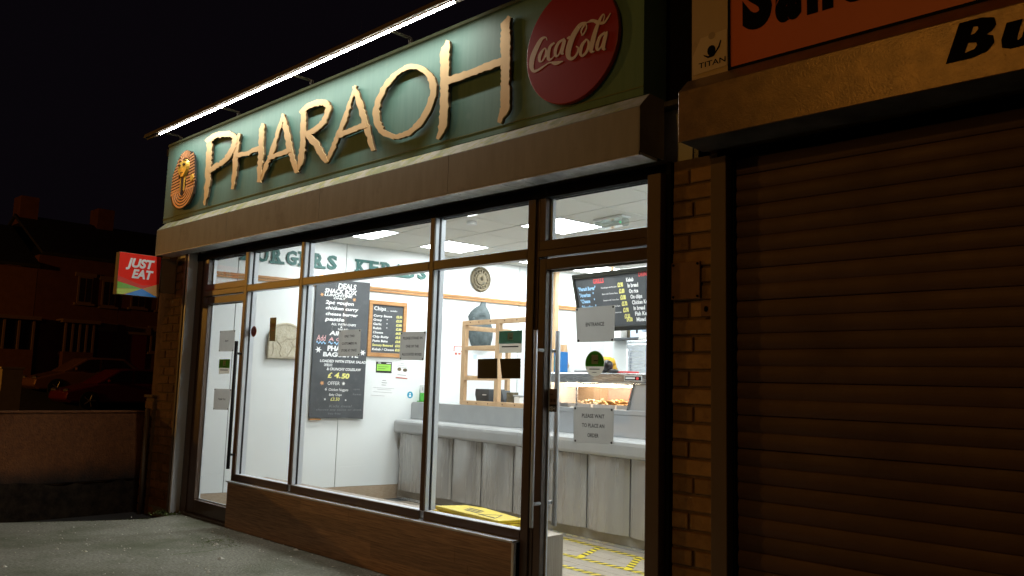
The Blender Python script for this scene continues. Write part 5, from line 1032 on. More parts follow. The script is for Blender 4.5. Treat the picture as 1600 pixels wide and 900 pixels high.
# ================================================================== THINGS ON THE SIDE WALL
wl = empty('wall_lettering', W.p(.83, 2.42, .01), 'dark teal raised serif letters spelling BURGERS high on the white wall', 'lettering', 'teal words on the side wall')
wk = empty('wall_lettering', W.p(1.97, 2.42, .01), 'dark teal raised serif letters spelling KEBABS high on the white wall', 'lettering', 'teal words on the side wall')
SER = {'B': [(0, 0), (0, 1)], 'U': [(0, 1), (1, 1)], 'R': [(0, 0), (0, 1), (1, 0)], 'G': [(1, .46)], 'E': [(0, 0), (0, 1)], 'S': [], 'K': [(0, 0), (0, 1), (1, 0), (1, 1)], 'A': [(0, 0), (1, 0)]}
def serif_word(word, u0, u1, z, h, par):
    n = len(word); p = (u1-u0)/n
    for i, c in enumerate(word):
        mb = MB()
        a, b_ = u0+p*i+.008, u0+p*(i+1)-.028
        vs, fs, w_ = text2d(c, .035)
        lo = min(v[1] for v in vs); hi = max(v[1] for v in vs)
        mb.add([W.p(a+x*(b_-a)/w_, z+(y-lo)*h/(hi-lo), .022) for x, y in vs], fs)
        for sx, sy in SER[c]:
            cx_ = a+.018 if sx == 0 else b_-.018
            zz = z+sy*(h-.022)
            mb.pbox(W, cx_-.036, cx_+.036, zz, zz+.022, .0225, .0235)
        o = obj('letter_'+c.lower(), mb, m_teal, par)
        s_ = o.modifiers.new('depth', 'SOLIDIFY'); s_.thickness = .010; s_.offset = 0
serif_word('BURGERS', .335, 1.36, 2.405, .150, wl)
serif_word('KEBABS', 1.545, 2.43, 2.405, .140, wk)

pq = empty('wall_plaque', W.p(.82, 1.44, .01), 'pale carved round topped plaster plaque showing figures, behind the second window', 'wall plaque')
arc = [(.645, 1.445), (1.0, 1.445), (1.0, 1.66)]+[(.8225+.1775*math.cos(a), 1.655+.155*math.sin(a)) for a in [math.pi*k/18 for k in range(1, 18)]]+[(.645, 1.66)]
obj('slab', MB().prism(W, arc, .011, .058), m_plaque, pq, bevel=.008)
cv = MB()
def wv(pts, w_=.007, d=.058, pl=W):
    rows = []
    for i, (x, z) in enumerate(pts):
        a = pts[max(0, i-1)]; b_ = pts[min(len(pts)-1, i+1)]
        t = Vector((b_[0]-a[0], b_[1]-a[1])).normalized()
        rows.append((x-t.y*w_/2, z+t.x*w_/2, x+t.y*w_/2, z-t.x*w_/2))
    cv.strip(pl, rows, d-.003, d+.004)
wv([(.685, 1.47), (.70, 1.54), (.69, 1.60), (.72, 1.63), (.75, 1.60), (.78, 1.56), (.76, 1.50), (.78, 1.47)])
wv([(.72, 1.63), (.73, 1.67), (.70, 1.68)]); wv([(.75, 1.60), (.80, 1.62), (.83, 1.65)])
wv([(.84, 1.47), (.87, 1.52), (.90, 1.57), (.96, 1.58), (.97, 1.50)]); wv([(.90, 1.57), (.88, 1.62), (.92, 1.66), (.96, 1.70), (.95, 1.64)])
wv([(.83, 1.65), (.88, 1.645), (.93, 1.66)]); wv([(.80, 1.46), (.88, 1.465), (.97, 1.46)], .006)
wv([(.67+.155*0, 1.66)]+[(.8225+.155*math.cos(math.pi-a), 1.655+.135*math.sin(a)) for a in [math.pi*k/14 for k in range(0, 15)]][1:], .006)
obj('carved_figures', cv, M('carved_line', (.40, .35, .26), rough=.9), pq)

# tall chalkboard
db = empty('chalkboard', W.p(1.42, .85, .01), 'tall narrow DEALS chalkboard covered in white and yellow handwriting', 'chalkboard')
obj('board', MB().prism(W, [(1.112, .862), (1.30, .852), (1.50, .857), (1.704, .845), (1.712, 2.30), (1.112, 2.30)], .031, .045), m_slate, db)
obj('bottom_edge', MB().pbox(W, 1.12, 1.24, .836, .850, .0105, .042), m_oak, db)
def dz(y): return 2.285-(y-440)*.00676
def du(x, y): return 1.115+(x-(495-(y-440)*.061))*.00735
TXT = {}
def dl_(s, x0, x1, y0, y1, mt=m_chalk, bold=.03, sh=.15):
    """a chalk line spanning columns x0..x1 and rows y0..y1 of the board"""
    mb = TXT.setdefault((db, mt), MB())
    put(mb, W, s, du(x0, y1), dz(y1), (y1-y0)*.0066, u1=du(x1, y1), d=.0457, bold=bold, shear=sh)
for a in [('DEALS', 526, 554, 443, 451.5), ('SNACK BOX', 506, 555, 452.5, 459.5), ('LUNCHTIME', 505.5, 548, 460.5, 464.5), ('ONLY', 519, 538, 465.5, 468.5), ('2pc goujon', 507, 550, 471, 476.5),
          ('chicken curry', 507, 557, 480, 485), ('cheese burger', 507, 556, 489, 494), ('pastie', 506, 535, 497, 502.5)]:
    dl_(*a)
dl_('ALL WITH CHIPS', 515, 553, 505.5, 509, bold=.02); dl_('&', 529, 532, 510, 512.5, bold=.02); dl_('SALAD', 525, 541, 513.5, 516, bold=.02)
dl_('All OUR', 512, 556, 518, 524.5); dl_('A CAN', 511, 545, 528, 533.5, m_chalkp, .015); dl_('Add', 493, 507, 525, 534, m_chalkp, .01)
dl_('PHARAOH', 509, 558, 541, 548.5, bold=.045, sh=.05); dl_('BAGUETTE', 502.5, 556, 551, 557.5, bold=.04, sh=.05)
dl_('LOADED WITH STEAK SALAD', 498, 568, 562.5, 566.5); dl_('CHIPS BBQ SAUCE', 504, 549, 568.5, 572.5); dl_('& CRUNCHY COLESLAW', 508, 560, 574.5, 578.5)
dl_('£', 509, 516, 582, 590, m_chalky, .03); dl_('4.', 519, 528.5, 582, 590, m_chalky, .04); dl_('50', 529.5, 542, 583, 590.5, m_chalky, .05)
dl_('OFFER', 509, 527, 595.5, 601, bold=-.0, sh=.1); dl_('6', 505, 508, 605, 609.5, bold=.0); dl_('Chicken Nuggets', 510.5, 540, 606, 610, bold=.005); dl_('Baby Chips', 511, 530, 614, 617.5, bold=.005); dl_('£3.50', 513, 526.5, 620, 625, m_chalky, .01)
for s, x0, x1, y0, y1 in (('Kids meal', 511, 545, 631, 635), ('choose any sauce or drink', 492, 560, 637, 640), ('free fries', 509, 528, 643, 646), ('open', 548, 558, 605, 608), ('late', 547, 560, 613, 616)):
    dl_(s, x0, x1, y0, y1, m_chalkf, .0)
def wave(x0, x1, y, mt, k=3):
    mb = TXT.setdefault((db, mt), MB()); rows = []
    for i in range(25):
        x = x0+(x1-x0)*i/24; zz = dz(y)+.010*math.sin(i/24*k*6.28)
        rows.append((du(x, y), zz+.006, du(x, y), zz-.006))
    mb.strip(W, rows, .0452, .0460)
wave(493, 507, 537, m_chalkb); wave(511, 517, 536.5, m_chalkb, 1); wave(519, 530, 537, m_chalkb, 2)
def star(x, y, r, mt, n=6):
    mb = TXT.setdefault((db, mt), MB()); u, z = du(x, y), dz(y)
    for i in range(n):
        a = 6.283*i/n
        mb.prism(W, [(u+.3*r*math.cos(a+1.57), z+.3*r*math.sin(a+1.57)), (u+.3*r*math.cos(a-1.57), z+.3*r*math.sin(a-1.57)), (u+r*math.cos(a), z+r*math.sin(a))], .0452, .0459+.0001*i)
star(496, 548, .038, m_chalk); star(563, 549.5, .036, m_chalk); star(502, 463, .024, m_chalko); star(551, 467, .024, m_chalko); star(501, 598.5, .026, m_chalko, 7); star(533, 598.5, .022, m_chalk, 7); star(505, 623, .014, m_chalk, 5); star(536, 624, .012, m_chalk, 5)
# chips board
cb = empty('chalkboard', W.p(1.94, 1.51, .01), 'smaller Chips price chalkboard in an orange oak frame', 'chalkboard')
obj('board', MB().pbox(W, 1.765, 2.135, 1.555, 2.075, .0105, .018), m_slate, cb)
for a, b_, c_, d_ in ((1.722, 2.176, 2.076, 2.12), (1.722, 2.176, 1.51, 1.554), (1.722, 1.764, 1.5545, 2.0755), (2.136, 2.176, 1.5545, 2.0755)):
    obj('frame_bar', MB().pbox(W, a, b_, c_, d_, .0105, .034), m_oak, cb, bevel=.003)
cw = MB(); cy = MB()
put(cw, W, 'Chips', 1.785, 2.015, .042, u1=1.925, d=.0186, bold=.01); put(cw, W, '... with', 1.93, 2.012, .014, u1=2.06, d=.0186, bold=.02)
rows = [('Curry Sauce', .22, '£2.50'), ('Gravy     "', .17, '£2.50'), ('Garlic     "', .17, '£2.80'), ('Relish     "', .17, '£2.80'), ('Cheese', .12, '£4.00'), ('Chip Butty', .19, '£3.50'), ('Pasta Bake', .18, '£3.80'), ('Savoury Battered', .245, '£3.50'), ('Kebab / Cheese', .26, '£3.50')]
for i, (s, wd, pr__) in enumerate(rows):
    z = 1.945-.0455*i
    put(cy if i == 7 else cw, W, s, 1.782, z, .024, u1=1.782+wd, d=.0186, bold=.02, shear=.1)
    put(cy, W, pr__, 2.055, z, .025, u1=2.125, d=.0186, bold=.035)
obj('lettering', cw, m_chalk, cb); obj('price_lettering', cy, m_chalky, cb)
# leaflets
def sheet(name, label, quad, pl, d, mat, cat='notice', group='notices on the side wall'):
    t = empty(name, pl.p(sum(q[0] for q in quad)/4, min(q[1] for q in quad), d), label, cat, group)
    obj('sheet', MB().prism(pl, [tuple(q) for q in quad][::-1], d, d+.0012), mat, t)
    return t
def textbars(t, pl, quad, d, lines, mat, name='print'):
    """lines: (row 0..1 from the top, x0, x1, thickness)"""
    (ax, az), (bx, bz), (cx_, cz_), (dx, dz_) = quad
    mb = MB()
    for r, x0, x1, th in lines:
        l = (ax+(dx-ax)*r, az+(dz_-az)*r); rr = (bx+(cx_-bx)*r, bz+(cz_-bz)*r)
        P0 = (l[0]+(rr[0]-l[0])*x0, l[1]+(rr[1]-l[1])*x0); P1 = (l[0]+(rr[0]-l[0])*x1, l[1]+(rr[1]-l[1])*x1)
        H = (az-dz_)*th
        mb.strip(pl, [(P0[0], P0[1]+H/2, P0[0], P0[1]-H/2), (P1[0], P1[1]+H/2, P1[0], P1[1]-H/2)], d, d+.0006)
    return obj(name, mb, mat, t)
q = [(1.841, 1.459), (2.029, 1.459), (2.03, 1.340), (1.843, 1.341)]
t = sheet('leaflet', 'green and black leaflet under the Chips board', q, W, .0105, m_dark)
obj('green_field', MB().pbox(W, 1.852, 2.017, 1.362, 1.432, .0118, .0124), m_green, t)
textbars(t, W, q, .0125, [(.45, .12, .8, .03), (.62, .12, .6, .03)], m_ink); textbars(t, W, q, .0125, [(.12, .1, .3, .06), (.12, .65, .95, .06)], m_chalk, 'pale_print')
q = [(2.08, 1.478), (2.234, 1.468), (2.228, 1.276), (2.080, 1.286)]
t = sheet('leaflet', 'white leaflet with two small dark pictures beside the green leaflet', q, W, .0105, m_wpaper)
p_ = MB(); p_.disc(W, 2.122, 1.385, .025, .020, .0118, .0124, 10); p_.disc(W, 2.192, 1.378, .028, .020, .0118, .0124, 10)
obj('pictures', p_, m_bronze, t); textbars(t, W, q, .0118, [(.95, .02, .98, .06)], m_redst); textbars(t, W, q, .0118, [(.14, .35, .65, .03), (.24, .05, .95, .02), (.34, .05, .9, .02), (.78, .15, .85, .03)], m_chalkf, 'fine_print')
q = [(1.80, 1.285), (2.10, 1.279), (2.09, 1.07), (1.793, 1.085)]
t = sheet('paper_notice', 'plain white typed notice low on the wall left of the counter', q, W, .0105, m_wpaper)
textbars(t, W, q, .0118, [(.12, .42, .56, .03), (.24, .40, .60, .03), (.36, .40, .58, .03), (.52, .08, .92, .015), (.60, .25, .8, .015), (.74, .1, .85, .015), (.93, .02, .55, .015)], m_chalkf)
t = empty('round_sticker', W.p(2.267, 1.05, .0105), 'small round blue sticker just above the counter end', 'sticker')
obj('disc', MB().disc(W, 2.267, 1.108, .036, .038, .0105, .0118, 20), m_bluest, t); d_ = MB().disc(W, 2.267, 1.12, .009, .009, .012, .0126, 8); d_.prism(W, [(2.252, 1.088), (2.282, 1.088), (2.275, 1.108), (2.259, 1.108)], .012, .0126); obj('symbol', d_, m_chalk, t)
q = [(2.80, 1.675), (2.905, 1.678), (2.907, 1.555), (2.804, 1.555)]
t = sheet('leaflet', 'small red and white leaflet left of the pine screen', q, W, .0105, m_wpaper)
textbars(t, W, q, .0118, [(.06, 0, 1, .07), (.25, 0, .12, .5), (.5, .9, 1, .1), (.72, .15, .45, .22), (.72, .6, .9, .18)], m_redst)
q = [(2.992, 1.60), (3.15, 1.607), (3.144, 1.323), (2.975, 1.318)]
t = sheet('paper_notice', 'pale tilted paper on the wall seen through the pine screen', q, W, .0105, m_wpaper); textbars(t, W, q, .0118, [(.15, .5, .8, .2), (.9, .1, .5, .04)], m_bluefoil)
q = [(3.255, 1.615), (3.385, 1.62), (3.385, 1.51), (3.26, 1.505)]
t = sheet('paper_notice', 'small square paper with a blue dot seen through the pine screen', q, W, .0105, m_wpaper); b__ = MB().disc(W, 3.32, 1.575, .018, .018, .0118, .0124, 10); obj('dot', b__, m_bluefoil, t)
# bronze medallion
md = empty('wall_medallion', W.p(3.13, 2.34, .01), 'round bronze relief medallion above the oak rail', 'medallion')
mo = MB()
n = 36; R1, R2 = .140, .150
for k, (f_, d) in enumerate(((1, .012), (1, .026), (.90, .036), (.80, .028), (.50, .030), (.45, .040), (.22, .044))):
    for i in range(n):
        a = 6.2832*i/n
        mo.v.append(W.p(3.132+R1*f_*math.cos(a), 2.480+R2*f_*math.sin(a), d))
for k in range(6):
    for i in range(n): mo.f.append((k*n+i, k*n+(i+1) % n, (k+1)*n+(i+1) % n, (k+1)*n+i))
mo.f.append(tuple(6*n+i for i in range(n)))
obj('dish', mo, m_bronze, md)
mr = MB()
for i in range(16):
    a = 6.2832*i/16
    mr.blob(W.p(3.132+.092*math.cos(a), 2.48+.098*math.sin(a), .030), .013, .013, .018, .2, 6, 4)
mr.blob(W.p(3.135, 2.49, .046), .022, .014, .030, .1, 8, 5)
obj('relief', mr, m_bronze, md)
# stone bust
bu = empty('stone_figure', W.p(3.16, 1.66, .02), 'grey green stone figure with a tall headdress hung behind the pine screen', 'figure')
prof = [(1.665, .10, 3.16), (1.70, .135, 3.16), (1.80, .165, 3.16), (1.90, .160, 3.155), (1.95, .150, 3.15), (1.985, .145, 3.14), (2.03, .150, 3.135), (2.09, .125, 3.14), (2.14, .085, 3.155), (2.17, .045, 3.175), (2.21, .032, 3.186), (2.238, .022, 3.19)]
sf_ = MB(); n = 18
for z, r, u in prof:
    for i in range(n):
        a = 6.2832*i/n
        dd = max(0, math.sin(a))*r*.55
        sf_.v.append(W.p(u+r*math.cos(a)*(1+.04*math.sin(5*a+z*30)), z, .012+dd))
for k in range(len(prof)-1):
    for i in range(n): sf_.f.append((k*n+i, k*n+(i+1) % n, (k+1)*n+(i+1) % n, (k+1)*n+i))
sf_.f.append(tuple(range(n))[::-1]); sf_.f.append(tuple((len(prof)-1)*n+i for i in range(n)))
obj('bust', sf_, m_stone, bu, smooth=True)
fe = MB()
for k in range(5): fe.pbox(W, 3.09+.01*k, 3.17, 2.045+.022*k, 2.052+.022*k, .085-.012*k, .10-.012*k)
fe.blob(W.p(3.19, 2.005, .10), .04, .02, .012, .1, 8, 4); fe.blob(W.p(3.02, 2.0, .07), .02, .02, .02, .1, 8, 4)
obj('carved_face', fe, m_stone, bu)
tk = empty('wall_trunking', W.p(4.235, 1.4, .03), 'slim vertical wooden trunking on the side wall behind the entrance door', 'trunking')
obj('batten', MB().pbox(W, 4.20, 4.265, 1.30, 2.69, .032, .075), m_pine, tk, bevel=.004)

# ================================================================== COUNTER
ct_ = empty('service_counter', C.p(2.2, 0, -.4), 'long pale grey serving counter of bowed upright panels with a thick rounded shelf', 'counter')
U1 = 4.75
obj('carcass', MB().pbox(C, .03, U1, .0, .84, -.58, -.012), m_black, ct_)
obj('plinth', MB().pbox(C, .0, U1, .0, .108, -.0115, -.004), m_plinth, ct_)
obj('kick_strip', MB().pbox(C, .0, U1, .0, .030, -.0035, .004), m_steel, ct_, bevel=.002)
ed = [-6.985, -6.49, -6.03, -5.576, -5.117, -4.66, -4.202, -3.744, -3.285, -2.83, -2.30]
for a, b_ in zip(ed, ed[1:]):
    ua, ub = (a+7)/.9957+.007, (b_+7)/.9957-.007
    n = 10; mb = MB()
    for i in range(n+1):
        t = i/n; u = ua+(ub-ua)*t; d = .006+.040*math.sin(math.pi*t)**.7
        mb.v += [C.p(u, .108, d), C.p(u, .699, d)]
    k = len(mb.v); mb.v += [C.p(ua, .108, -.010), C.p(ua, .699, -.010), C.p(ub, .108, -.010), C.p(ub, .699, -.010)]
    for i in range(n): mb.f.append((2*i, 2*i+2, 2*i+3, 2*i+1))
    mb.f += [(0, 1, k+1, k), (2*n, k+2, k+3, 2*n+1), tuple([k]+[2*i for i in range(n+1)]+[k+2])[::-1], tuple([k+1]+[2*i+1 for i in range(n+1)]+[k+3])]
    obj('front_panel', mb, m_lam, ct_, smooth=False)
def lip(u0, u1):
    pf = [(-.16, .704), (.055, .704), (.068, .712), (.074, .73), (.075, .80), (.070, .825), (.055, .841), (.03, .847), (-.16, .848)]
    mb = MB(); n = len(pf)
    mb.v = [C.p(u0, z, d) for d, z in pf]+[C.p(u1, z, d) for d, z in pf]
    mb.f = [tuple(range(n)), tuple(range(n, 2*n))[::-1]]+[(i, (i+1) % n, n+(i+1) % n, n+i)[::-1] for i in range(n)]
    return mb
obj('shelf', lip(.0, 2.015), m_lip, ct_); obj('shelf', lip(2.019, U1), m_lip, ct_)
ups = MB().prism(C, [(-.02, .8485), (2.012, .8485), (2.012, 1.034), (.02, 1.034), (-.01, 1.026), (-.02, 1.005)], -.58, -.15)
obj('upstand', ups, m_upst, ct_, bevel=.004)
obj('steel_upstand', MB().pbox(C, 2.014, U1, .8485, 1.030, -.58, -.145), m_steelp, ct_, bevel=.004)
# heated cabinet
hc = empty('heated_cabinet', C.p(2.7, 1.031, -.35), 'stainless heated food cabinet with a lit glass front on the counter', 'food cabinet')
a, b_ = 2.12, 3.62
obj('base', MB().pbox(C, a, b_, 1.031, 1.070, -.58, -.140), m_steelp, hc, bevel=.003)
obj('header', MB().pbox(C, a, b_, 1.286, 1.372, -.58, -.130), m_steel, hc, bevel=.008)
obj('back_panel', MB().pbox(C, 2.52, 3.17, 1.0705, 1.2855, -.575, -.56), m_pink, hc)
obj('back_panel', MB().pbox(C, a+.02, 2.515, 1.0705, 1.2855, -.575, -.56), m_jbox, hc)
obj('end_panel', MB().pbox(C, a, a+.015, 1.0705, 1.2855, -.575, -.145), m_tray, hc)
obj('steel_end', MB().prism(C, [(3.115, 1.0705), (3.40, 1.0705), (3.40, 1.2855), (3.175, 1.2855)], -.57, -.150), m_steelp, hc, bevel=.003)
obj('glass_front', MB().prism(C, [(a+.016, 1.0705), (3.095, 1.0705), (3.155, 1.2855), (a+.016, 1.2855)], -.152, -.147), m_cabglass, hc)
fr = MB(); fr.prism(C, [(3.095, 1.0705), (3.114, 1.0705), (3.174, 1.2855), (3.155, 1.2855)], -.155, -.142); fr.pbox(C, 2.517, 2.533, 1.0705, 1.2855, -.146, -.140); fr.pbox(C, 2.517, 3.16, 1.272, 1.2855, -.1465, -.139)
obj('frame', fr, m_steel, hc)
obj('heat_lamp', MB().tube(C.p(2.2, 1.268, -.34), C.p(3.08, 1.268, -.34), .011, 10), m_heat, hc, smooth=True)
lb = obj('badge', MB().pbox(C, 3.085, 3.265, 1.308, 1.352, -.1295, -.126), m_chalk, hc)
obj('badge_field', MB().pbox(C, 3.09, 3.26, 1.313, 1.347, -.1258, -.1245), m_print, lb)
x_ = MB(); x_.pbox(C, 3.098, 3.195, 1.324, 1.338, -.1243, -.1237); obj('badge_bar', x_, m_chalk, lb); obj('badge_dot', MB().disc(C, 3.222, 1.330, .016, .013, -.1243, -.1237, 12), m_chalkr, lb)
for i, (u0, u1, mt) in enumerate(((2.26, 2.36, m_upst), (2.38, 2.64, m_tray), (2.67, 2.92, m_tray), (2.94, 3.09, m_tray))):
    t = empty('food_tray', C.p((u0+u1)/2, 1.0708, -.3), ['small grey tub at the left of the heated cabinet', 'white tray of pale fried food in the heated cabinet', 'middle tray heaped with golden fried food in the cabinet', 'small tray of browned food at the right of the cabinet'][i], 'food tray', 'trays in the heated cabinet')
    tr = MB(); tr.pbox(C, u0, u1, 1.0708, 1.0765, -.50, -.20); tr.pbox(C, u0, u0+.006, 1.0768, 1.105, -.50, -.20); tr.pbox(C, u1-.006, u1, 1.0768, 1.105, -.50, -.20); tr.pbox(C, u0+.0065, u1-.0065, 1.0768, 1.105, -.206, -.20)
    obj('tray', tr, mt, t)
    if i == 0: continue
    fd = MB()
    for k in range(70 if i < 3 else 40):
        u = random.uniform(u0+.02, u1-.02); dd = random.uniform(-.47, -.225)
        hgt = .05*max(.1, 1-abs((u-(u0+u1)/2)/((u1-u0)/2))**2)
        fd.blob(C.p(u, 1.085+random.random()*hgt+.01, dd), .022, .016, .012, .35, 6, 4)
    obj('fried_food', fd, m_foodw if i == 1 else m_food, t, kind='stuff')
# things on top of the cabinet
t = empty('cardboard_box', C.p(2.13, 1.3725, -.3), 'bright blue box standing on the left end of the steel cabinet', 'box')
obj('box', MB().pbox(C, 2.10, 2.195, 1.3725, 1.565, -.36, -.27), m_blue, t, bevel=.003)
obj('label', MB().pbox(C, 2.135, 2.185, 1.41, 1.46, -.2695, -.2685), m_bluefoil, t)
obj('label', MB().pbox(C, 2.105, 2.13, 1.40, 1.53, -.2695, -.2688), m_bluest, t)
t = empty('paper_bag', C.p(2.03, 1.035, -.3), 'crumpled brown paper standing left of the blue box', 'paper bag')
pb = MB(); pb.blob(C.p(2.03, 1.50, -.45), .07, .05, .14, .35, 7, 5); obj('bag', pb, m_pine, t)
pb = MB().pbox(C, 1.98, 2.09, 1.035, 1.42, -.50, -.42); obj('stand', pb, m_tray, t)
t = empty('yellow_cloth', C.p(2.70, 1.3725, -.35), 'bunched bright yellow cloth on top of the cabinet behind the green sticker', 'cloth')
yb = MB()
for k in range(16): yb.blob(C.p(2.69+random.gauss(0, .055), 1.40+random.random()*.09, -.36+random.gauss(0, .025)), .05, .04, .04, .25, 8, 5)
obj('cloth', yb, m_yelcloth, t, smooth=True)
t = empty('dark_glove', C.p(2.79, 1.3725, -.26), 'small black rounded bundle lying against the yellow cloth', 'bundle')
gb = MB(); gb.blob(C.p(2.79, 1.435, -.25), .048, .04, .052, .12, 10, 6); gb.blob(C.p(2.85, 1.39, -.25), .055, .035, .020, .15, 8, 5); gb.blob(C.p(2.755, 1.395, -.25), .04, .035, .022, .15, 8, 5)
obj('bundle', gb, m_cardark, t, smooth=True)
t.name = 'black_bundle'
t = empty('red_tray', C.p(2.95, 1.3725, -.3), 'thin red tray lying flat on the steel cabinet', 'tray')
obj('tray', MB().pbox(C, 2.88, 3.01, 1.3725, 1.392, -.40, -.26), m_chalkr, t, bevel=.003)
t = empty('wrapped_roll', C.p(2.4, 1.3725, -.3), 'low grey wrap dispenser lying on the cabinet top', 'dispenser')
obj('roll', MB().pbox(C, 2.33, 2.52, 1.3725, 1.405, -.40, -.30), m_upst, t, bevel=.01)

# pine screen on the counter
ps = empty('pine_screen', C.p(1.4, 1.035, -.18), 'untreated pine batten screen frame standing on the counter', 'screen frame')
def bat(u0, u1, z0, z1, d0=-.200, d1=-.155): obj('batten', MB().pbox(C, u0, u1, z0, z1, d0, d1), m_pine, ps, bevel=.003)
bat(.845, .905, 1.0805, 1.846); bat(1.385, 1.445, 1.0805, 1.846); bat(1.925, 1.985, 1.0805, 1.846)
bat(.845, 1.985, 1.8465, 1.893); bat(.845, 1.985, 1.035, 1.080)
bat(.9055, 1.3845, 1.590, 1.632); bat(.9055, 1.3845, 1.285, 1.327)
bat(.845, .890, 1.035, 1.846, -.800, -.755); bat(.8455, .8895, 1.80, 1.846, -.7545, -.2005); bat(.8455, .8895, 1.035, 1.075, -.7545, -.2005)
for z in (1.6, 1.3): bat(.8455, .8895, z, z+.035, -.7545, -.2005)
sc2 = MB()
for u in (.98, 1.12, 1.30, 1.52, 1.70, 1.86):
    for z in (1.872, 1.058): sc2.disc(C, u, z, .006, .006, -.1549, -.153, 8)
obj('screws', sc2, m_print, ps)
# till and machines behind the screen
t = empty('till', C.p(1.0, 1.035, -.5), 'dark grey till behind the pine screen, left of its middle post', 'till')
obj('case', MB().prism(C, [(.87, 1.20), (.862, 1.14), (.90, 1.036), (1.09, 1.036), (1.09, 1.20)], -.56, -.34), m_slate, t, bevel=.006); obj('screen', MB().pbox(C, .99, 1.05, 1.135, 1.146, -.3395, -.336), m_chalk, t)
t = empty('till_screen', C.p(1.17, 1.035, -.5), 'sloping grey screen right of the pine middle post', 'till screen')
obj('panel', MB().prism(C, [(1.10, 1.036), (1.265, 1.036), (1.19, 1.19), (1.10, 1.19)], -.54, -.42), m_slate, t, bevel=.005)
t = empty('drinks_carton', C.p(1.32, 1.035, -.5), 'upright grey brown carton behind the screen under the right black sticker', 'carton')
obj('carton', MB().pbox(C, 1.275, 1.365, 1.036, 1.175, -.50, -.42), m_bronze, t, bevel=.003)
t = empty('white_tub', C.p(1.43, 1.035, -.5), 'white lidded tub beside the grey brown carton', 'tub')
obj('tub', MB().pbox(C, 1.385, 1.475, 1.036, 1.135, -.50, -.42), m_tray, t, bevel=.01); obj('lid', MB().pbox(C, 1.38, 1.48, 1.1355, 1.15, -.505, -.415), m_upst, t, bevel=.004)
t = empty('card_holder', C.p(.09, 1.035, -.25), 'clear card holder with a bright green leaflet on the counter end', 'card holder')
obj('card', MB().prism(C, [(.005, 1.135), (.15, 1.135), (.15, 1.22), (-.005, 1.22)], -.255, -.250), m_wpaper, t)
obj('green_card', MB().prism(C, [(.0, 1.045), (.15, 1.045), (.15, 1.134), (.005, 1.134)], -.256, -.2495), M('bottle_green', (.10, .58, .06), rough=.35), t)
obj('border', MB().prism(C, [(-.012, 1.040), (-.006, 1.040), (-.010, 1.226), (-.017, 1.226)], -.258, -.248), m_teal, t)
obj('foot', MB().pbox(C, -.01, .15, 1.0345, 1.0445, -.29, -.22), m_greend, t)
textq = MB(); putc(textq, C, 'i', .05, 1.16, .04, d=-.2493); putc(textq, C, 's', .10, 1.155, .03, d=-.2493); obj('print', textq, m_ink, t)

# ================================================================== MENU BOARD, FRIDGE, BACK OF SHOP
MN = Pl((-5.0, 2.64, 2.335), e1, Vector((-.035, -.285*1.0-.67, -.29)).normalized(), Vector((.02, -.294, .956)))
MN.n = MN.ex.cross(MN.ez).normalized()
if MN.n.y > 0: MN.n = -MN.n
mbd = empty('menu_board', (-4.3, 2.7, 1.8), 'black hanging menu board with blue and yellow prices, tilted forward over the counter', 'menu board')
obj('board', MB().pbox(MN, .03, 1.55, -.53, -.045, -.012, 0), m_slate, mbd)
for a in ((.0, 1.58, -.044, .0), (.0, 1.58, -.575, -.531), (.0, .0295, -.5305, -.0445), (1.5505, 1.58, -.5305, -.0445)):
    obj('frame_bar', MB().pbox(MN, a[0], a[1], a[2], a[3], -.014, .014), m_dark, mbd, bevel=.003)
for x in (.52, 1.3):
    obj('hanger', MB().tube(MN.p(x, -.02, -.01), MN.p(x, -.02, -.01)+Vector((0, 0, .36)), .018, 8), m_pine, mbd)
TM = {}
def ml(s, u0, u1, z, h, mt, bold=.03): put(TM.setdefault(mt, MB()), MN, s, u0, z, h, u1=u1, d=.0012, bold=bold, shear=.1)
ml('GRILLS', .27, .41, -.105, .042, m_chalkr, .025)
for i, s in enumerate(('"Pharaoh Burger"', '"American   "', '"Cheese     "', '"Hawaiian   "', '"Mexican   "')):
    z = -.165-.061*i
    ml(s, .055+.005*i, (.29 if i == 0 else .25)+.005*i, z, .036, m_chalkb, .035)
    ml(('Cheeseburger with Pitta Salad', 'Bacon with Tomato Sauce', 'Sweetcorn with Tomato Sauce', 'Pineapple with Tomato Sauce', 'Chilli Sauce')[i], .36+.004*i, .56+.004*i, z+.004, .014, m_chalk, .01)
for i, s in enumerate(('£3.90', '£3.80', '£3.80', '£3.70', '£3.90', '£3.50')): ml(s, .575+.006*i, .645+.006*i, -.160-.060*i, .038, m_chalky, .045)
ml('£4.50', .625, .70, -.49, .034, m_chalky, .045)
for i, s in enumerate(('Kebab', 'In bread', 'On rice', 'On chips', 'Chicken Kebab', 'In bread', 'Fish Kebab', 'Mixed Kebab')):
    ml(s, .69+.008*i, (.78, .82, .80, .83, .93, .83, .90, .93)[i]+.008*i, -.120-.0535*i, .036, m_chalk, .035)
ml('DRINKS', .845, .99, -.085, .042, m_chalkr, .025)
for i in range(8): ml(('Cola', 'Lemonade', 'Orange', 'Water', 'Tea', 'Coffee', 'Juice', 'Shake')[i], 1.02, 1.22, -.14-.05*i, .03, m_chalk, .02); ml('£1.20', 1.36, 1.44, -.14-.05*i, .03, m_chalky, .03)
nmz = {m_chalkr: 'red_lettering', m_chalkb: 'blue_lettering', m_chalky: 'price_lettering', m_chalk: 'lettering'}
for mt, mb in TM.items(): obj(nmz[mt], mb, mt, mbd)
nmz2 = {m_chalk: 'lettering', m_chalkp: 'pink_lettering', m_chalky: 'price_lettering', m_chalkf: 'faded_lettering', m_chalkb: 'wavy_lines', m_chalko: 'orange_stars'}
for (par, mt), mb in TXT.items(): obj(nmz2[mt], mb, mt, par)
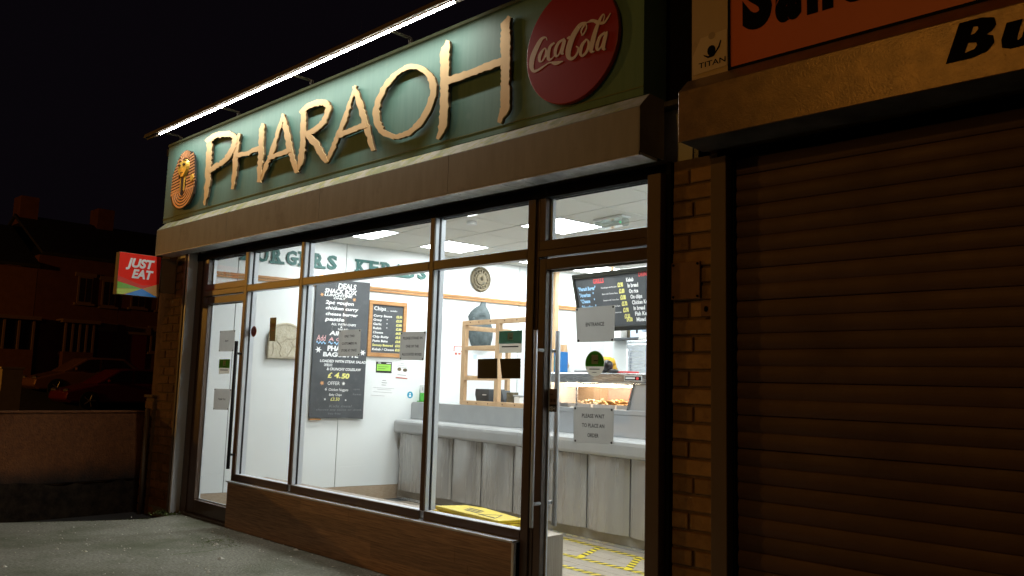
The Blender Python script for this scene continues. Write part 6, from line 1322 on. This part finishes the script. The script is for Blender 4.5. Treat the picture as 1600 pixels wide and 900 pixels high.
fg = empty('fridge', B.p(1.35, 0, .35), 'tall stainless fridge at the back of the shop below the menu board', 'fridge')
obj('body', MB().pbox(B, 1.0, 2.4, .0, 1.80, .06, .66), m_steel, fg, bevel=.01)
obj('door', MB().pbox(B, 1.05, 1.70, .06, 1.755, .6605, .70), m_steel, fg, bevel=.008)
obj('door', MB().pbox(B, 1.715, 2.36, .06, 1.755, .6605, .70), m_steel, fg, bevel=.008)
obj('handle', MB().tube(B.p(1.085, .8, .73), B.p(1.085, 1.70, .73), .012, 8), m_silver, fg, smooth=True)
t = empty('cup_stack', B.p(1.13, 1.8, .5), 'cone of white paper on top of the fridge', 'paper cone')
obj('cone', MB().tube(B.p(1.13, 1.801, .5), B.p(1.13, 1.90, .5), .075, 14, .035), m_tray, t, smooth=True)
t = empty('wall_shelf', B.p(1.0, 1.86, .1), 'grey shelf strip on the back wall under the menu board', 'shelf')
obj('shelf', MB().pbox(B, .20, 2.4, 1.855, 1.875, .0005, .18), m_slate, t)
obj('shelf_back', MB().pbox(B, .20, 2.4, 1.8755, 2.08, .0005, .012), m_bronze, t)
for k, (a, b_, z0, z1, lab) in enumerate(((.22, .44, 1.876, 2.02, 'white carton on the back shelf nearest the side wall'), (.60, .80, 1.876, 2.01, 'pale blue and white carton on the back shelf above the fridge'))):
    t = empty('carton', B.p((a+b_)/2, z0, .1), lab, 'carton', 'cartons on the back shelf')
    obj('carton', MB().pbox(B, a, b_, z0, z1, .03, .15), m_tray if k == 0 else m_bluefoil, t, bevel=.004)
    obj('label', MB().pbox(B, a+.05, b_-.05, z0+.03, z1-.03, .1505, .152), m_wpaper if k == 0 else m_ink, t) if k == 0 else obj('label', MB().disc(B, .71, 1.95, .02, .03, .1505, .152, 8), m_ink, t)

# ================================================================== FLOOR TAPE, SILL, WET FLOOR SIGN
ft = empty('floor_marking', (-3.9, 1.5, 0), 'yellow and black hazard tape marking queue boxes on the shop floor', 'floor marking')
def tape(a, b_, w=.057, k=0):
    a, b_ = Vector((*a, 0)), Vector((*b_, 0))
    t = (b_-a).normalized(); nn = Vector((-t.y, t.x, 0)); L = (b_-a).length
    z = .0042+.0006*k
    y = MB(); y.add([a-nn*w/2+Vector((0, 0, z)), b_-nn*w/2+Vector((0, 0, z)), b_+nn*w/2+Vector((0, 0, z)), a+nn*w/2+Vector((0, 0, z))], [(0, 1, 2, 3)])
    o = obj('tape_strip', y, m_tape_y, ft)
    s = .0; bk = MB()
    while s < L-.08:
        P = [a+t*s-nn*w/2, a+t*(s+.035)-nn*w/2, a+t*(s+.070)+nn*w/2, a+t*(s+.035)+nn*w/2]
        bk.add([q_+Vector((0, 0, z+.0003)) for q_ in P], [(0, 1, 2, 3)]); s += .078
    obj('black_bands', bk, m_tape_k, o)
tape((-5.4, 2.03), (-2.4, 1.51)); tape((-4.6, 1.40), (-2.4, 1.245), k=1); tape((-4.35, 1.10), (-2.5, .94), k=2)
tape((-3.965, 1.79), (-3.835, 1.37), k=3); tape((-3.54, 1.70), (-3.36, 1.30), k=3); tape((-4.44, 1.86), (-4.30, 1.40), k=3); tape((-3.1, 1.64), (-2.95, 1.29), k=3)
obj('window_board', MB().box(-6.44, -3.172, .0915, .285, .375, .400), m_ledge, sf, bevel=.004)
obj('riser_lining', MB().box(-6.44, -3.172, .0915, .115, .0, .374), m_white, sf)
obj('board_return', MB().prism(Pl((0, 0, 0), (1, 0, 0), (0, 0, 1), (0, 1, 0)), [(-3.1695, .0915), (-3.085, .0915), (-3.085, .27), (-3.1695, .27)], 0, .40), m_floor, sf, bevel=.003)
wf = empty('wet_floor_sign', (-3.75, .25, .4), 'folded yellow wet floor sign lying flat on the window board', 'wet floor sign')
SP = Pl((-3.80, .235, 0), (.985, -.10, 0), (0, 0, 1), (.10, .985, 0))
obj('lower_leaf', MB().prism(SP, [(-.32, -.10), (.42, -.10), (.40, .11), (-.22, .13)], .4005, .420), m_yel, wf, bevel=.006)
obj('upper_leaf', MB().prism(SP, [(-.30, -.09), (.38, -.115), (.42, .06), (-.05, .135), (-.21, .10)], .4225, .446), m_yel, wf, bevel=.006)
k_ = MB()
for i in range(3): k_.strip(SP, [(-.10+.02*i, .05-.035*i, -.10+.02*i, .033-.035*i), (.06+.02*i, .040-.035*i, .06+.02*i, .023-.035*i)], .4462, .4468)
k_.strip(SP, [(.14, -.05, .14, -.062), (.24, .04, .24, .026), (.30, -.06, .30, -.074)], .4462, .447); k_.strip(SP, [(.13, -.055, .13, -.068), (.30, -.066, .30, -.08)], .4462, .4474)
obj('black_print', k_, m_ink, wf)
obj('hinge', MB().tube((-3.47, .17, .435), (-3.42, .27, .435), .012, 8), m_yel, wf)

# ================================================================== PAPERS AND STICKERS ON THE GLASS
D = -.0500
def glass_sheet(key, name, label, cat, mat, lines=(), h=.014, group=None, pins=True, wid=.8):
    q = QU[key]
    t = empty(name, FA.p(sum(c[0] for c in q)/4, min(c[1] for c in q), D), label, cat, group)
    obj('sheet', MB().prism(FA, [tuple(c) for c in q][::-1], D-.001, D), mat, t)
    if lines:
        tx = MB()
        for s, r, ww in lines:
            l = (q[0][0]+(q[3][0]-q[0][0])*r, q[0][1]+(q[3][1]-q[0][1])*r); rr = (q[1][0]+(q[2][0]-q[1][0])*r, q[1][1]+(q[2][1]-q[1][1])*r)
            u = (l[0]+rr[0])/2; w_ = (rr[0]-l[0])*ww
            putc(tx, FA, s, u, (l[1]+rr[1])/2-h/2, h, w_, d=D+.0008, bold=.022, rot=math.atan2(rr[1]-l[1], rr[0]-l[0])*.6)
        obj('print', tx, m_ink, t)
    if pins:
        p_ = MB()
        c = (sum(x[0] for x in q)/4, sum(x[1] for x in q)/4)
        for x, z in q:
            x2, z2 = x+(c[0]-x)*.09, z+(c[1]-z)*.09
            p_.disc(FA, x2, z2, .0065, .0065, D+.0002, D+.0016, 8)
        obj('blu_tack', p_, m_ink, t)
    return t
GP = 'printed paper notices stuck to the glass'
glass_sheet('only', 'paper_notice', 'grey paper on the middle window reading ONLY TWO CUSTOMERS IN STORE AT ONCE', 'notice', m_paper, [('ONLY TWO', .24, .46), ('CUSTOMERS IN', .52, .68), ('STORE AT ONCE', .78, .70)], .017, GP)
glass_sheet('stand', 'paper_notice', 'grey paper near the right mullion reading PLEASE STAND IN ONE OF THE ALLOCATED BOXES', 'notice', m_paper, [('PLEASE STAND IN', .22, .76), ('ONE OF THE', .51, .52), ('ALLOCATED BOXES', .79, .80)], .017, GP)
glass_sheet('exit', 'paper_notice', 'grey paper on the left glass door reading EXIT', 'notice', m_paper, [('EXIT', .5, .22)], .016, GP)
glass_sheet('thank', 'paper_notice', 'lower grey paper on the left glass door reading THANK YOU', 'notice', m_paper, [('THANK YOU', .5, .44)], .015, GP)
glass_sheet('entrance', 'paper_notice', 'upper grey paper on the right door reading ENTRANCE', 'notice', m_paper, [('ENTRANCE', .5, .48)], .020, GP)
glass_sheet('wait', 'paper_notice', 'lower paper on the right door reading PLEASE WAIT TO PLACE AN ORDER', 'notice', m_paper, [('PLEASE WAIT', .24, .56), ('TO PLACE AN', .51, .56), ('ORDER', .78, .28)], .020, GP)
def rating(key, label):
    q = QU[key]
    t = glass_sheet(key, 'glass_sticker', label, 'sticker', m_greyst, (), pins=False, group='stickers on the shop glass')
    x0, x1 = q[0][0], q[1][0]; z1, z0 = q[0][1], q[3][1]
    zm = z0+(z1-z0)*.42
    mt = m_tealst if key == 'hyg' else m_greend
    obj('upper_field', MB().prism(FA, [(x0, zm), (x1, zm), (x1, z1), (x0, z1)], D+.0002, D+.0008), mt, t)
    w_ = x1-x0
    obj('white_square', MB().prism(FA, [(x0+.38*w_, zm+.28*(z1-zm)), (x0+.62*w_, zm+.28*(z1-zm)), (x0+.62*w_, zm+.85*(z1-zm)), (x0+.38*w_, zm+.85*(z1-zm))], D+.0010, D+.0014), m_greyst, t)
    k_ = MB(); k_.prism(FA, [(x0+.14*w_, zm-.40*(zm-z0)), (x0+.86*w_, zm-.40*(zm-z0)), (x0+.86*w_, zm-.26*(zm-z0)), (x0+.14*w_, zm-.26*(zm-z0))], D+.0004, D+.0010)
    k_.prism(FA, [(x0+.46*w_, zm+.40*(z1-zm)), (x0+.60*w_, zm+.40*(z1-zm)), (x0+.60*w_, zm+.46*(z1-zm)), (x0+.46*w_, zm+.46*(z1-zm))], D+.0015, D+.0019)
    obj('print', k_, m_ink, t)
rating('hyg', 'teal and grey hygiene sticker at the top of the right window pane'); rating('hygl', 'small green and grey sticker on the left glass door between two papers')
t = glass_sheet('dark1', 'glass_sticker', 'left black square sticker low on the right window pane', 'sticker', m_dark, (), pins=False, group='stickers on the shop glass')
t = glass_sheet('dark2', 'glass_sticker', 'right black square sticker with a clipped corner beside the door post', 'sticker', m_dark, (), pins=False, group='stickers on the shop glass')
t = glass_sheet('dmenu', 'glass_sticker', 'tall narrow black flyer on the glass over the pale carved plaque', 'sticker', m_dark, (), pins=False, group='stickers on the shop glass')
q = QU['dmenu']; f_ = MB(); f_.prism(FA, [(-6.128, 1.665), (-6.050, 1.668), (-6.050, 1.705), (-6.128, 1.705)], D+.0002, D+.0006); f_.prism(FA, [(-6.10, 1.64), (-6.055, 1.64), (-6.055, 1.65), (-6.10, 1.65)], D+.0002, D+.0006); obj('picture', f_, M('flyer_red', (.16, .03, .015), (.05, .02, .01), 60, .5), t)
t = empty('glass_sticker', FA.p(-2.707, 1.31, D), 'oval green and grey sticker in the middle of the entrance door glass', 'sticker', 'stickers on the shop glass')
obj('oval', MB().disc(FA, -2.707, 1.378, .066, .070, D-.001, D, 36), m_greyst, t)
up_ = [(-2.707+.063*math.cos(a), 1.378+.067*math.sin(a)) for a in [math.radians(-14+208*k/24) for k in range(25)]]
obj('green_field', MB().prism(FA, up_, D+.0002, D+.0008), m_greend, t)
obj('white_square', MB().prism(FA, [(-2.728, 1.375), (-2.684, 1.375), (-2.684, 1.425), (-2.728, 1.425)], D+.001, D+.0014), m_greyst, t)
k_ = MB(); k_.prism(FA, [(-2.743, 1.345), (-2.672, 1.345), (-2.672, 1.350), (-2.743, 1.350)], D+.001, D+.0015); k_.prism(FA, [(-2.712, 1.391), (-2.686, 1.391), (-2.686, 1.396), (-2.712, 1.396)], D+.0015, D+.0019); k_.prism(FA, [(-2.722, 1.328), (-2.693, 1.328), (-2.693, 1.331), (-2.722, 1.331)], D+.001, D+.0015); obj('print', k_, m_ink, t)
t = glass_sheet('push', 'push_sign', 'brown and black PUSH sticker beside the entrance door handle', 'sticker', M('push_brown', (.30, .19, .14), rough=.5), (), pins=False, group='stickers on the shop glass')
obj('black_field', MB().prism(FA, [(-3.062, 1.104), (-2.971, 1.108), (-2.971, 1.148), (-3.062, 1.146)], D+.0002, D+.0008), m_ink, t)
tx = MB(); putc(tx, FA, 'PUSH', -3.017, 1.113, .022, .075, d=D+.0012, bold=.03); obj('lettering', tx, m_chalk, t)
k_ = MB()
for i in range(3): k_.prism(FA, [(-3.040+.022*i, 1.16), (-3.024+.022*i, 1.16), (-3.024+.022*i, 1.178), (-3.040+.022*i, 1.178)], D+.0002, D+.0008)
k_.strip(FA, [(-3.035, 1.205, -3.035, 1.20), (-3.0, 1.205, -3.0, 1.20)], D+.0002, D+.0008); obj('pictogram', k_, M('push_dark', (.10, .05, .03), rough=.5), t)
t = empty('glass_sticker', FA.p(-6.396, 1.60, D), 'small round red sticker at the left edge of the first window pane', 'sticker', 'stickers on the shop glass')
obj('disc', MB().disc(FA, -6.396, 1.643, .046, .046, D-.001, D, 24), m_redst, t)
r_ = MB(); r_.disc(FA, -6.396, 1.643, .032, .032, D+.0002, D+.0007, 20); obj('inner_ring', r_, M('sticker_dark_red', (.36, .05, .035), rough=.5), t)
